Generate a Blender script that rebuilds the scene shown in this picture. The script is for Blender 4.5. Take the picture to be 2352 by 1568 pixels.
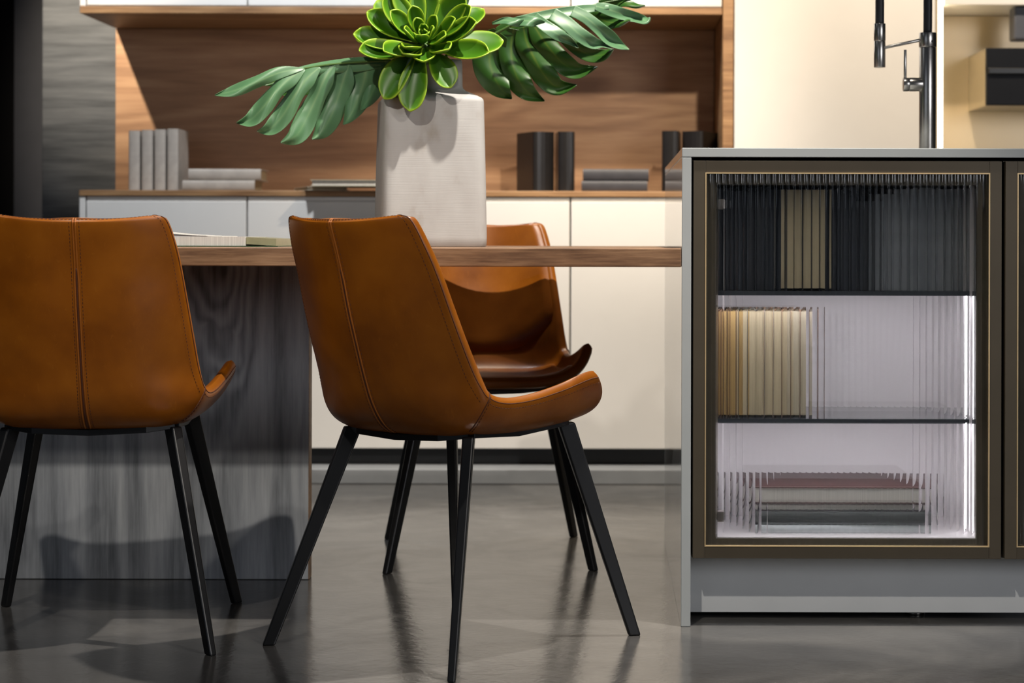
import bpy, bmesh, math, random
from mathutils import Vector, Matrix, Euler, noise as mnoise

random.seed(7)
SC = bpy.context.scene
COL = SC.collection
PI = math.pi
for o in list(bpy.data.objects):
    bpy.data.objects.remove(o)

# ------------------------------------------------------------------ camera
cam_d = bpy.data.cameras.new('camera')
cam = bpy.data.objects.new('camera', cam_d)
COL.objects.link(cam)
SC.camera = cam
cam.location = (0.0, -3.75, 0.7449)
cam.rotation_euler = (Euler((PI / 2, 0, 0)).to_matrix() @ Matrix.Rotation(0.0024, 3, 'Z')).to_euler()
cam_d.sensor_width = 36.0
cam_d.lens = 4483.0 / 2352.0 * 36.0
cam_d.shift_x = (1176.0 - 1389.0) / 2352.0
cam_d.shift_y = (548.0 - 784.0) / 2352.0
cam_d.clip_start = 0.05
cam_d.dof.use_dof = True
cam_d.dof.focus_distance = 3.62
cam_d.dof.aperture_fstop = 5.4

# ------------------------------------------------------------------ world, lamps, exposure
world = bpy.data.worlds.new('showroom_world')
SC.world = world
world.use_nodes = True
world.node_tree.nodes['Background'].inputs[0].default_value = (0.62, 0.72, 0.9, 1)
world.node_tree.nodes['Background'].inputs[1].default_value = 0.02

SC.view_settings.view_transform = 'Standard'
SC.view_settings.look = 'None'
SC.view_settings.gamma = 1.0
SC.view_settings.exposure = 0.0
SC.view_settings.use_curve_mapping = False
SC.cycles.max_bounces = 8
SC.cycles.diffuse_bounces = 3
SC.cycles.glossy_bounces = 4
SC.cycles.transmission_bounces = 8
SC.cycles.transparent_max_bounces = 8

def look_rot(frm, to):
    return (Vector(to) - Vector(frm)).to_track_quat('-Z', 'Y').to_euler()

def spot(name, loc, to, watts, color, angle=70, blend=0.5, radius=0.04):
    d = bpy.data.lights.new(name, 'SPOT')
    d.energy = watts
    d.color = color
    d.spot_size = math.radians(angle)
    d.spot_blend = blend
    d.shadow_soft_size = radius
    o = bpy.data.objects.new(name, d)
    COL.objects.link(o)
    o.location = loc
    o.rotation_euler = look_rot(loc, to)
    return o

WARM = (1.0, 0.83, 0.62)
MID = (1.0, 0.92, 0.82)
COOL = (0.9, 0.95, 1.0)
# ceiling spotlights, about 2.8 m up
spot('ceiling_spot_island', (0.42, -0.20, 2.80), (-0.50, 0.0, 0.40), 390, MID, 72, 0.6, 0.025)
spot('ceiling_spot_front', (-1.05, -2.40, 2.80), (-0.75, 0.62, 0.42), 190, MID, 30, 0.6, 0.03)
spot('ceiling_spot_plinth', (-0.60, -2.40, 2.80), (0.62, 0.15, 0.12), 210, MID, 24, 0.6, 0.03)
spot('ceiling_spot_right', (1.75, -2.50, 2.75), (-0.55, -0.20, 0.68), 120, MID, 32, 0.8, 0.05)
spot('ceiling_spot_side', (-2.6, -0.60, 2.80), (-0.75, 0.0, 0.4), 14, COOL, 60, 0.6, 0.03)
spot('ceiling_spot_sideboard', (-2.15, 1.15, 2.80), (-1.62, 2.7, 1.75), 560, WARM, 40, 1.0, 0.03)
spot('ceiling_spot_middle', (-0.85, 1.32, 2.80), (-0.80, 2.3, 0.80), 220, COOL, 85, 0.7, 0.05)
spot('ceiling_spot_tall', (0.85, 0.95, 2.80), (0.62, 2.3, 0.90), 250, WARM, 80, 0.7, 0.05)
spot('ceiling_spot_niche', (0.75, -0.60, 2.80), (-0.05, 2.70, 1.02), 230, WARM, 24, 0.9, 0.05)
spot('ceiling_spot_aisle', (0.05, 1.45, 2.80), (-0.10, 1.75, 0.0), 120, WARM, 60, 0.7, 0.05)

def area(name, loc, to, sx, sy, watts, color):
    d = bpy.data.lights.new(name, 'AREA')
    d.shape = 'RECTANGLE'
    d.size = sx
    d.size_y = sy
    d.energy = watts
    d.color = color
    o = bpy.data.objects.new(name, d)
    COL.objects.link(o)
    o.location = loc
    o.rotation_euler = look_rot(loc, to)
    return o

# unseen soft fill panels, added behind the camera for sheen and fill
area('soft_fill_left', (-3.2, -6.0, 2.0), (-0.4, 0, 0.7), 3.0, 2.2, 12, (0.78, 0.86, 1.0))
area('soft_fill_right', (3.6, -4.6, 1.9), (0.3, 0.0, 0.5), 2.0, 1.8, 68, (0.96, 0.96, 1.0))  # added fill, also lifts the niche and the plinth

# ------------------------------------------------------------------ node helpers
def new_mat(name):
    m = bpy.data.materials.new(name)
    m.use_nodes = True
    nt = m.node_tree
    return m, nt, nt.nodes['Principled BSDF']

def nd(nt, kind, **kw):
    n = nt.nodes.new(kind)
    for k, v in kw.items():
        if hasattr(n, k):
            setattr(n, k, v)
    return n

def setin(n, **kw):
    for k, v in kw.items():
        n.inputs[k.replace('_', ' ')].default_value = v

def ramp(nt, stops):
    r = nd(nt, 'ShaderNodeValToRGB')
    el = r.color_ramp.elements
    el[0].position, el[0].color = stops[0][0], (*stops[0][1], 1)
    el[1].position, el[1].color = stops[-1][0], (*stops[-1][1], 1)
    for p, c in stops[1:-1]:
        e = el.new(p)
        e.color = (*c, 1)
    return r

def lnk(nt, a, ao, b, bi):
    nt.links.new(a.outputs[ao], b.inputs[bi])

def coords(nt, scale, rot=(0, 0, 0)):
    tc = nd(nt, 'ShaderNodeTexCoord')
    mp = nd(nt, 'ShaderNodeMapping')
    mp.inputs['Scale'].default_value = scale
    mp.inputs['Rotation'].default_value = rot
    lnk(nt, tc, 'Object', mp, 'Vector')
    return mp

def add_bump(nt, bsdf, src, out, strength, dist):
    b = nd(nt, 'ShaderNodeBump')
    b.inputs['Strength'].default_value = strength
    b.inputs['Distance'].default_value = dist
    lnk(nt, src, out, b, 'Height')
    lnk(nt, b, 'Normal', bsdf, 'Normal')

def plain(name, col, rough=0.4, metal=0.0, spec=0.5, vary=0.06, scale=14, coat=0.0, bump=0.0):
    m, nt, b = new_mat(name)
    n = nd(nt, 'ShaderNodeTexNoise')
    n.inputs['Scale'].default_value = scale
    n.inputs['Detail'].default_value = 4
    mp = coords(nt, (1, 1, 1))
    lnk(nt, mp, 'Vector', n, 'Vector')
    lo = tuple(c * (1 - vary) for c in col)
    hi = tuple(min(1, c * (1 + vary)) for c in col)
    r = ramp(nt, [(0.3, lo), (0.7, hi)])
    lnk(nt, n, 'Fac', r, 'Fac')
    lnk(nt, r, 'Color', b, 'Base Color')
    setin(b, Roughness=rough, Metallic=metal)
    b.inputs['Specular IOR Level'].default_value = spec
    b.inputs['Coat Weight'].default_value = coat
    b.inputs['Coat Roughness'].default_value = 0.12
    if bump:
        add_bump(nt, b, n, 'Fac', bump, 0.002)
    return m

def wood(name, cols, axis='X', fine=1.0, knots=0.0, rough=0.45, kscale=1.0, figure=1.0, contrast=1.0):
    """cols: dark, mid, light. axis: direction of the grain."""
    m, nt, b = new_mat(name)
    L, T = 1.0, 9.0
    sc = {'X': (L, T, T), 'Z': (T, T, L), 'Y': (T, L, T)}[axis]
    mp = coords(nt, sc)
    vor = nd(nt, 'ShaderNodeTexVoronoi', feature='F1')
    vor.inputs['Scale'].default_value = 1.1 * kscale
    ksc = {'X': (1.4, 3.4, 3.4), 'Z': (3.4, 3.4, 1.4), 'Y': (3.4, 1.4, 3.4)}[axis]
    mpk = coords(nt, ksc)
    kn = nd(nt, 'ShaderNodeTexNoise')
    kn.inputs['Scale'].default_value = 2.2
    kn.inputs['Detail'].default_value = 3
    lnk(nt, mpk, 'Vector', kn, 'Vector')
    ka = nd(nt, 'ShaderNodeVectorMath', operation='MULTIPLY_ADD')
    ka.inputs[1].default_value = (0.30, 0.30, 0.30)
    lnk(nt, kn, 'Color', ka, 0)
    lnk(nt, mpk, 'Vector', ka, 2)
    lnk(nt, ka, 'Vector', vor, 'Vector')
    fall = nd(nt, 'ShaderNodeMapRange', interpolation_type='SMOOTHSTEP')
    for k, v in (('From Min', 0.0), ('From Max', 0.42), ('To Min', 1.0), ('To Max', 0.0)):
        fall.inputs[k].default_value = v
    lnk(nt, vor, 'Distance', fall, 'Value')
    big = nd(nt, 'ShaderNodeTexNoise')
    big.inputs['Scale'].default_value = 0.55
    big.inputs['Detail'].default_value = 2
    big.inputs['Distortion'].default_value = 0.5
    lnk(nt, mp, 'Vector', big, 'Vector')
    # phase = big * figure + knot * amount
    mul = nd(nt, 'ShaderNodeMath', operation='MULTIPLY')
    mul.inputs[1].default_value = 5.0 * figure
    lnk(nt, big, 'Fac', mul, 0)
    mk = nd(nt, 'ShaderNodeMath', operation='MULTIPLY_ADD')
    mk.inputs[1].default_value = knots
    lnk(nt, fall, 'Result', mk, 0)
    lnk(nt, mul, 'Value', mk, 2)
    sn = nd(nt, 'ShaderNodeMath', operation='MULTIPLY')
    sn.inputs[1].default_value = 2 * PI * 1.6
    lnk(nt, mk, 'Value', sn, 0)
    si = nd(nt, 'ShaderNodeMath', operation='SINE')
    lnk(nt, sn, 'Value', si, 0)
    fn = nd(nt, 'ShaderNodeTexNoise')
    fn.inputs['Scale'].default_value = 7.0 * fine
    fn.inputs['Detail'].default_value = 8
    fn.inputs['Roughness'].default_value = 0.62
    fsc = {'X': (0.45, 6, 6), 'Z': (6, 6, 0.45), 'Y': (6, 0.45, 6)}[axis]
    mpf = coords(nt, tuple(s * 2.2 for s in fsc))
    lnk(nt, mpf, 'Vector', fn, 'Vector')
    mix = nd(nt, 'ShaderNodeMath', operation='MULTIPLY_ADD')
    mix.inputs[1].default_value = 0.10 if knots < 2 else 0.11
    lnk(nt, si, 'Value', mix, 0)
    soft = nd(nt, 'ShaderNodeMapRange')
    gs = contrast
    soft.inputs['To Min'].default_value = 0.5 - 0.5 * gs
    soft.inputs['To Max'].default_value = 0.5 + 0.5 * gs
    lnk(nt, fn, 'Fac', soft, 'Value')
    lnk(nt, soft, 'Result', mix, 2)
    fb = nd(nt, 'ShaderNodeTexNoise')
    fb.inputs['Scale'].default_value = 1.0
    fb.inputs['Detail'].default_value = 3
    mpb = coords(nt, {'X': (7, 420, 420), 'Z': (420, 420, 7), 'Y': (420, 7, 420)}[axis])
    lnk(nt, mpb, 'Vector', fb, 'Vector')
    fm = nd(nt, 'ShaderNodeMath', operation='MULTIPLY_ADD')
    fm.inputs[1].default_value = 0.34 * contrast
    lnk(nt, fb, 'Fac', fm, 0)
    lnk(nt, mix, 'Value', fm, 2)
    f2 = nd(nt, 'ShaderNodeMath', operation='SUBTRACT')
    f2.inputs[1].default_value = 0.17 * contrast
    lnk(nt, fm, 'Value', f2, 0)
    mix = f2
    dk = nd(nt, 'ShaderNodeMath', operation='MULTIPLY_ADD')
    dk.inputs[1].default_value = -0.28 if knots else 0.0
    pw = nd(nt, 'ShaderNodeMath', operation='POWER')
    pw.inputs[1].default_value = 5.0
    lnk(nt, fall, 'Result', pw, 0)
    lnk(nt, pw, 'Value', dk, 0)
    lnk(nt, mix, 'Value', dk, 2)
    r = ramp(nt, [(0.22, cols[0]), (0.48, cols[1]), (0.78, cols[2])])
    lnk(nt, dk, 'Value', r, 'Fac')
    lnk(nt, r, 'Color', b, 'Base Color')
    setin(b, Roughness=rough)
    add_bump(nt, b, mix, 'Value', 0.12, 0.0015)
    return m

M = {}
# leather
def leather():
    m, nt, b = new_mat('cognac_leather')
    mp = coords(nt, (1, 1, 1))
    n1 = nd(nt, 'ShaderNodeTexNoise')
    n1.inputs['Scale'].default_value = 9
    n1.inputs['Detail'].default_value = 5
    lnk(nt, mp, 'Vector', n1, 'Vector')
    r = ramp(nt, [(0.25, (0.16, 0.041, 0.001)), (0.5, (0.245, 0.070, 0.002)), (0.78, (0.33, 0.102, 0.004))])
    lnk(nt, n1, 'Fac', r, 'Fac')
    sc = nd(nt, 'ShaderNodeTexNoise')
    sc.inputs['Scale'].default_value = 3.0
    sc.inputs['Detail'].default_value = 9
    sc.inputs['Distortion'].default_value = 3.0
    mps = coords(nt, (22, 22, 5), (0.3, 0.5, 0.2))
    lnk(nt, mps, 'Vector', sc, 'Vector')
    sr = ramp(nt, [(0.60, (0, 0, 0)), (0.74, (1, 1, 1))])
    lnk(nt, sc, 'Fac', sr, 'Fac')
    mxc = nd(nt, 'ShaderNodeMix', data_type='RGBA')
    sm = nd(nt, 'ShaderNodeMath', operation='MULTIPLY')
    sm.inputs[1].default_value = 0.30
    lnk(nt, sr, 'Color', sm, 0)
    lnk(nt, sm, 'Value', mxc, 0)
    lnk(nt, r, 'Color', mxc, 6)
    mxc.inputs[7].default_value = (0.36, 0.125, 0.012, 1)
    lnk(nt, mxc, 2, b, 'Base Color')
    rr = nd(nt, 'ShaderNodeMapRange')
    rr.inputs['To Min'].default_value = 0.28
    rr.inputs['To Max'].default_value = 0.44
    lnk(nt, n1, 'Fac', rr, 'Value')
    lnk(nt, rr, 'Result', b, 'Roughness')
    b.inputs['Specular IOR Level'].default_value = 0.38
    b.inputs['Coat Weight'].default_value = 0.1
    b.inputs['Coat Roughness'].default_value = 0.3
    v = nd(nt, 'ShaderNodeTexVoronoi', feature='DISTANCE_TO_EDGE')
    v.inputs['Scale'].default_value = 420
    lnk(nt, mp, 'Vector', v, 'Vector')
    n2 = nd(nt, 'ShaderNodeTexNoise')
    n2.inputs['Scale'].default_value = 16
    n2.inputs['Detail'].default_value = 3
    lnk(nt, mp, 'Vector', n2, 'Vector')
    ad = nd(nt, 'ShaderNodeMath', operation='MULTIPLY_ADD')
    ad.inputs[1].default_value = 0.05
    lnk(nt, v, 'Distance', ad, 0)
    lnk(nt, n2, 'Fac', ad, 2)
    add_bump(nt, b, ad, 'Value', 0.16, 0.004)
    return m
M['leather'] = leather()
M['thread'] = plain('brown_thread', (0.07, 0.016, 0.003), 0.7)
M['welt'] = plain('leather_welt', (0.29, 0.085, 0.007), 0.42)
M['black_metal'] = plain('black_powder_coat', (0.006, 0.0065, 0.0075), 0.33, 0.0, 0.5)
M['oak'] = wood('warm_oak', ((0.15, 0.072, 0.030), (0.28, 0.150, 0.066), (0.42, 0.245, 0.115)), 'X', 0.8, 0.35, 0.5, 0.6)
M['walnut'] = wood('niche_oak', ((0.28, 0.155, 0.090), (0.46, 0.270, 0.158), (0.64, 0.41, 0.25)), 'X', 0.6, 0.9, 0.5, 0.6, 0.8, 0.6)
M['table_wood'] = wood('table_oak', ((0.10, 0.050, 0.026), (0.215, 0.118, 0.062), (0.36, 0.215, 0.118)), 'X', 1.5, 0.5, 0.40, 1.4)
M['grey_wood'] = wood('grey_stained_oak', ((0.085, 0.092, 0.102), (0.265, 0.282, 0.302), (0.46, 0.48, 0.50)), 'Z', 1.0, 3.2, 0.5, 0.9, 0.6, 0.5)
M['grey_wall_wood'] = wood('grey_wall_oak', ((0.050, 0.058, 0.070), (0.094, 0.106, 0.124), (0.142, 0.157, 0.178)), 'X', 0.7, 0.8, 0.55, 1.0)
M['lacquer'] = plain('white_gloss_lacquer', (0.74, 0.715, 0.68), 0.22, 0, 0.5, 0.01)
M['grip'] = plain('cabinet_gap', (0.25, 0.24, 0.20), 0.5)
M['grey_lacquer'] = plain('grey_lacquer', (0.39, 0.415, 0.42), 0.09, 0, 0.5, 0.02)
M['plinth_lifted'] = plain('plinth_lifted', (0.54, 0.56, 0.57), 0.3, 0, 0.5, 0.02)  # the grey lacquer again, painted lighter in place of light on the plinth
M['plinth_black'] = plain('plinth_black', (0.012, 0.014, 0.018), 0.35)
M['platform_grey'] = plain('platform_grey', (0.24, 0.25, 0.26), 0.4)
M['bronze'] = plain('bronze_anodised', (0.085, 0.069, 0.047), 0.42, 0.35, 0.5, 0.05)
M['gold'] = plain('brass_bead', (0.80, 0.60, 0.34), 0.35, 0.6)
M['carcass'] = plain('carcass_dark', (0.05, 0.045, 0.036), 0.45, 0.3)
M['lilac'] = plain('cabinet_back_panel', (0.66, 0.63, 0.65), 0.5, 0, 0.3, 0.02)
M['shelf_glass'] = plain('smoked_glass_shelf', (0.05, 0.055, 0.065), 0.12)
M['steel'] = plain('brushed_steel', (0.52, 0.50, 0.47), 0.27, 1.0, 0.5, 0.05, 60)
M['rubber'] = plain('black_rubber', (0.015, 0.016, 0.020), 0.5)
M['hinge'] = plain('hinge_nickel', (0.35, 0.31, 0.29), 0.3, 0.9)
M['champagne'] = plain('champagne_metal', (0.50, 0.40, 0.26), 0.30, 0.35, 0.5, 0.06, 3)
M['black_glass'] = plain('black_glass', (0.008, 0.009, 0.012), 0.45, 0, 0.15)
M['dark_wall'] = plain('graphite_panel', (0.065, 0.071, 0.092), 0.5)
M['void_black'] = plain('dark_opening_black', (0.004, 0.004, 0.005), 0.8, 0, 0.2)  # darkness of the opening, painted as black
M['wall'] = plain('dark_plaster', (0.09, 0.09, 0.095), 0.8)
M['petiole'] = plain('petiole_green', (0.055, 0.12, 0.022), 0.4)
M['earth'] = plain('stem_brown', (0.06, 0.05, 0.02), 0.7)

def emit(name, col, strength):
    m, nt, b = new_mat(name)
    b.inputs['Base Color'].default_value = (0.8, 0.8, 0.8, 1)
    b.inputs['Emission Color'].default_value = (*col, 1)
    b.inputs['Emission Strength'].default_value = strength
    return m
M['shelf_fill_glow'] = emit('shelf_fill_glow', (1.0, 0.95, 0.98), 85)  # for the hidden strips added under the shelves
M['led_side'] = emit('led_side', (1.0, 0.95, 0.98), 26)
M['led_warm'] = emit('led_warm', (1.0, 0.84, 0.56), 20)

def floor_mat():
    m, nt, b = new_mat('polished_concrete')
    mp = coords(nt, (1, 1, 1))
    n1 = nd(nt, 'ShaderNodeTexNoise')
    n1.inputs['Scale'].default_value = 2.3
    n1.inputs['Detail'].default_value = 7
    n1.inputs['Roughness'].default_value = 0.6
    n1.inputs['Distortion'].default_value = 1.2
    lnk(nt, mp, 'Vector', n1, 'Vector')
    r = ramp(nt, [(0.3, (0.042, 0.041, 0.040)), (0.5, (0.070, 0.068, 0.066)), (0.70, (0.120, 0.116, 0.110))])
    lnk(nt, n1, 'Fac', r, 'Fac')
    lnk(nt, r, 'Color', b, 'Base Color')
    n2 = nd(nt, 'ShaderNodeTexNoise')
    n2.inputs['Scale'].default_value = 5
    n2.inputs['Detail'].default_value = 6
    n2.inputs['Distortion'].default_value = 2.0
    lnk(nt, mp, 'Vector', n2, 'Vector')
    mr = nd(nt, 'ShaderNodeMapRange')
    b.inputs['Specular IOR Level'].default_value = 0.75
    mr.inputs['To Min'].default_value = 0.10
    mr.inputs['To Max'].default_value = 0.26
    lnk(nt, n2, 'Fac', mr, 'Value')
    lnk(nt, mr, 'Result', b, 'Roughness')
    n3 = nd(nt, 'ShaderNodeTexNoise')
    n3.inputs['Scale'].default_value = 38
    n3.inputs['Detail'].default_value = 5
    n3.inputs['Distortion'].default_value = 1.0
    lnk(nt, mp, 'Vector', n3, 'Vector')
    add_bump(nt, b, n3, 'Fac', 0.10, 0.004)
    return m
M['floor'] = floor_mat()

def ceramic():
    m, nt, b = new_mat('white_ceramic')
    mp = coords(nt, (3, 3, 160))
    n = nd(nt, 'ShaderNodeTexNoise')
    n.inputs['Scale'].default_value = 3
    n.inputs['Detail'].default_value = 6
    lnk(nt, mp, 'Vector', n, 'Vector')
    mp2 = coords(nt, (9, 9, 5))
    n2 = nd(nt, 'ShaderNodeTexNoise')
    n2.inputs['Scale'].default_value = 2
    n2.inputs['Detail'].default_value = 6
    lnk(nt, mp2, 'Vector', n2, 'Vector')
    r = ramp(nt, [(0.25, (0.28, 0.255, 0.22)), (0.42, (0.37, 0.36, 0.35)), (0.7, (0.41, 0.405, 0.395))])
    lnk(nt, n2, 'Fac', r, 'Fac')
    lnk(nt, r, 'Color', b, 'Base Color')
    setin(b, Roughness=0.6)
    add_bump(nt, b, n, 'Fac', 0.25, 0.001)
    return m
M['ceramic'] = ceramic()

def leaf_mat(name, deep, mid, rim, rough=0.35, sub=0.0):
    """rim attribute (0 in the blade, 1 at the margin or on a vein) picks the leaf's own colours."""
    m, nt, b = new_mat(name)
    at = nd(nt, 'ShaderNodeAttribute', attribute_name='rim')
    mp = coords(nt, (1, 1, 1))
    n = nd(nt, 'ShaderNodeTexNoise')
    n.inputs['Scale'].default_value = 18
    n.inputs['Detail'].default_value = 4
    lnk(nt, mp, 'Vector', n, 'Vector')
    ad = nd(nt, 'ShaderNodeMath', operation='MULTIPLY_ADD')
    ad.inputs[1].default_value = 0.25
    sb = nd(nt, 'ShaderNodeMath', operation='SUBTRACT')
    sb.inputs[1].default_value = 0.5
    lnk(nt, n, 'Fac', sb, 0)
    lnk(nt, sb, 'Value', ad, 0)
    lnk(nt, at, 'Fac', ad, 2)
    r = ramp(nt, [(0.05, deep), (0.5, mid), (0.95, rim)])
    lnk(nt, ad, 'Value', r, 'Fac')
    lnk(nt, r, 'Color', b, 'Base Color')
    setin(b, Roughness=rough)
    tr = nd(nt, 'ShaderNodeBsdfTranslucent')
    lnk(nt, r, 'Color', tr, 'Color')
    mx = nd(nt, 'ShaderNodeMixShader')
    mx.inputs[0].default_value = sub
    out = nt.nodes['Material Output']
    lnk(nt, b, 'BSDF', mx, 1)
    lnk(nt, tr, 'BSDF', mx, 2)
    lnk(nt, mx, 'Shader', out, 'Surface')
    return m
M['succulent'] = leaf_mat('succulent_green', (0.018, 0.090, 0.003), (0.075, 0.225, 0.006), (0.36, 0.54, 0.028), 0.38, 0.25)
M['monstera'] = leaf_mat('monstera_green', (0.045, 0.135, 0.060), (0.11, 0.235, 0.11), (0.25, 0.38, 0.18), 0.40, 0.12)  # waxy sheen is painted into these pale greens
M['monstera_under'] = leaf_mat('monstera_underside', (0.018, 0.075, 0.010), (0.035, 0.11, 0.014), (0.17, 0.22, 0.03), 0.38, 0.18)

def ribbed_glass():
    m, nt, b = new_mat('ribbed_glass')
    g = nd(nt, 'ShaderNodeBsdfGlass')
    g.inputs['IOR'].default_value = 1.45
    g.inputs['Roughness'].default_value = 0.0
    g.inputs['Color'].default_value = (0.97, 0.98, 0.98, 1)
    t = nd(nt, 'ShaderNodeBsdfTransparent')
    t.inputs['Color'].default_value = (0.95, 0.96, 0.96, 1)
    mx = nd(nt, 'ShaderNodeMixShader')
    mx.inputs[0].default_value = 0.16
    lnk(nt, g, 'BSDF', mx, 1)
    lnk(nt, t, 'BSDF', mx, 2)
    lnk(nt, mx, 'Shader', nt.nodes['Material Output'], 'Surface')
    return m
M['ribbed'] = ribbed_glass()

# ------------------------------------------------------------------ object helpers
def thing(name, label, cat, loc=(0, 0, 0), rotz=0.0, group=None):
    o = bpy.data.objects.new(name, None)
    o.empty_display_size = 0.05
    COL.objects.link(o)
    o.location = loc
    o.rotation_euler = (0, 0, rotz)
    o['label'] = label
    o['category'] = cat
    if group:
        o['group'] = group
    return o

def tag(o, label, cat, group=None):
    o['label'] = label
    o['category'] = cat
    if group:
        o['group'] = group
    return o

def mesh_obj(name, me, mat, parent=None, smooth=False):
    o = bpy.data.objects.new(name, me)
    COL.objects.link(o)
    if mat is not None and not me.materials:
        me.materials.append(mat)
    if parent is not None:
        o.parent = parent
    if smooth:
        me.shade_smooth()
    return o

def from_bm(name, bm, mat, parent=None, smooth=False, bevel=0.0, seg=2):
    me = bpy.data.meshes.new(name)
    bmesh.ops.recalc_face_normals(bm, faces=bm.faces[:])
    bm.to_mesh(me)
    bm.free()
    o = mesh_obj(name, me, mat, parent, smooth)
    if bevel:
        md = o.modifiers.new('bevel', 'BEVEL')
        md.width = bevel
        md.segments = seg
        md.limit_method = 'ANGLE'
        md.angle_limit = math.radians(40)
        md.harden_normals = False
    return o

def bx(bm, x0, x1, y0, y1, z0, z1, mat=None):
    vs = [bm.verts.new(p) for p in ((x0, y0, z0), (x1, y0, z0), (x1, y1, z0), (x0, y1, z0),
                                    (x0, y0, z1), (x1, y0, z1), (x1, y1, z1), (x0, y1, z1))]
    for f in ((0, 3, 2, 1), (4, 5, 6, 7), (0, 1, 5, 4), (1, 2, 6, 5), (2, 3, 7, 6), (3, 0, 4, 7)):
        bm.faces.new([vs[i] for i in f])
    return vs

def box(name, x0, x1, y0, y1, z0, z1, mat, parent=None, bevel=0.0015):
    """world-space box; the mesh origin sits at the parent's location or at the box's base"""
    if parent is not None:
        ox, oy, oz = parent.location
        if parent.parent is not None:
            ox, oy, oz = (parent.location + parent.parent.location)
    else:
        ox, oy, oz = (x0 + x1) / 2, (y0 + y1) / 2, z0
    bm = bmesh.new()
    bx(bm, x0 - ox, x1 - ox, y0 - oy, y1 - oy, z0 - oz, z1 - oz)
    o = from_bm(name, bm, mat, parent, bevel=bevel)
    if parent is None:
        o.location = (ox, oy, oz)
    return o

def lbox(name, x0, x1, y0, y1, z0, z1, mat, parent, bevel=0.001):
    bm = bmesh.new()
    bx(bm, x0, x1, y0, y1, z0, z1)
    return from_bm(name, bm, mat, parent, bevel=bevel)

def tube(bm, pts, rad, n=8, cap=True):
    pts = [Vector(p) for p in pts]
    rings = []
    up = Vector((0, 0, 1))
    prev = None
    for i, p in enumerate(pts):
        t = (pts[min(i + 1, len(pts) - 1)] - pts[max(i - 1, 0)]).normalized()
        if prev is None:
            a = up if abs(t.dot(up)) < 0.9 else Vector((1, 0, 0))
            prev = (a - t * a.dot(t)).normalized()
        else:
            prev = (prev - t * prev.dot(t)).normalized()
        bvec = t.cross(prev)
        r = rad[i] if isinstance(rad, (list, tuple)) else rad
        rings.append([bm.verts.new(p + prev * (r * math.cos(2 * PI * k / n)) + bvec * (r * math.sin(2 * PI * k / n))) for k in range(n)])
    for a, b in zip(rings, rings[1:]):
        for k in range(n):
            bm.faces.new((a[k], a[(k + 1) % n], b[(k + 1) % n], b[k]))
    if cap:
        bm.faces.new(list(reversed(rings[0])))
        bm.faces.new(rings[-1])
    return rings

def cyl(name, p0, p1, r, mat, parent, n=32, bevel=0.0):
    bm = bmesh.new()
    tube(bm, [p0, p1], r, n)
    o = from_bm(name, bm, mat, parent, smooth=True, bevel=bevel or r * 0.06)
    return o

def cr(pts, t):
    """Catmull-Rom through a list of tuples at t in [0, len-1]"""
    n = len(pts)
    i = min(max(int(t), 0), n - 2)
    f = t - i
    p0 = pts[max(i - 1, 0)]; p1 = pts[i]; p2 = pts[i + 1]; p3 = pts[min(i + 2, n - 1)]
    return tuple(0.5 * (2 * b + (c - a) * f + (2 * a - 5 * b + 4 * c - d) * f * f + (3 * b - a - 3 * c + d) * f ** 3)
                 for a, b, c, d in zip(p0, p1, p2, p3))

def copy_tree(o, parent=None):
    c = o.copy()
    COL.objects.link(c)
    c.parent = parent
    for ch in [k for k in bpy.data.objects if k.parent == o]:
        copy_tree(ch, c)
    return c

def struct(o):
    o['kind'] = 'structure'
    return o

# ------------------------------------------------------------------ the setting
struct(box('floor', -5.0, 4.5, -7.0, 4.2, -0.06, 0.0, M['floor'], bevel=0))
struct(box('wall_back', -1.866, 4.5, 2.78, 2.9, 0.0, 3.2, M['wall'], bevel=0))
struct(box('wall_right', 4.4, 4.5, -7.0, 2.78, 0.0, 3.2, M['wall'], bevel=0))
struct(box('wall_passage', -2.225, -1.60, 3.60, 3.70, 0.0, 3.2, M['dark_wall'], bevel=0))
struct(box('dark_doorway', -5.0, -2.226, 3.62, 3.70, 0.0, 3.2, M['void_black'], bevel=0))  # black slab standing in for the darkness of the opening
struct(box('wall_passage_side', -1.86, -1.80, 2.901, 3.60, 0.0, 3.2, M['dark_wall'], bevel=0))
tag(box('grey_wood_panel', -1.868, -1.6185, 2.725, 2.777, 0.0, 3.0, M['grey_wall_wood'], bevel=0.004),
    'weathered grey wood wall panel beside the oak niche', 'wall panel')
struct(box('platform', -1.66, 2.0, 2.163, 2.777, 0.0, 0.0457, M['platform_grey'], bevel=0.003))

# ------------------------------------------------------------------ sideboard wall
YF = 2.26
XL, XR = -1.618, 0.396
def lower_cab(x0, x1, label, side=None):
    t = thing('base_cabinet', label, 'cabinet', ((x0 + x1) / 2, 2.5, 0.0457), group='white base cabinets of the sideboard')
    box('body', x0 + 0.001, x1 - 0.001, YF + 0.021, 2.69, 0.098, 0.872, M['lacquer'], t)
    xs = x0
    if side:
        box('side_panel', x0, x0 + 0.018, YF, YF + 0.0208, 0.098, 0.872, M['lacquer'], t)
        xs = x0 + 0.019
    dd = box('door', xs + 0.0025, x1 - 0.0025, YF, YF + 0.0205, 0.098, 0.858, M['lacquer'], t, 0.002)
    box('grip_profile', xs + 0.0025, x1 - 0.0025, YF + 0.004, YF + 0.0205, 0.8585, 0.8715, M['lacquer'], t)
    box('kick_plate', x0, x1, 2.31, 2.325, 0.046, 0.0975, M['plinth_black'], t)
    return t
lower_cab(XL, -1.102, 'narrow white base cabinet under the grey books', True)
lower_cab(-1.102, -0.106, 'wide white base cabinet behind the middle of the table')
lower_cab(-0.106, XR - 0.001, 'cream white base cabinet under the black binders, next to the island')
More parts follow.
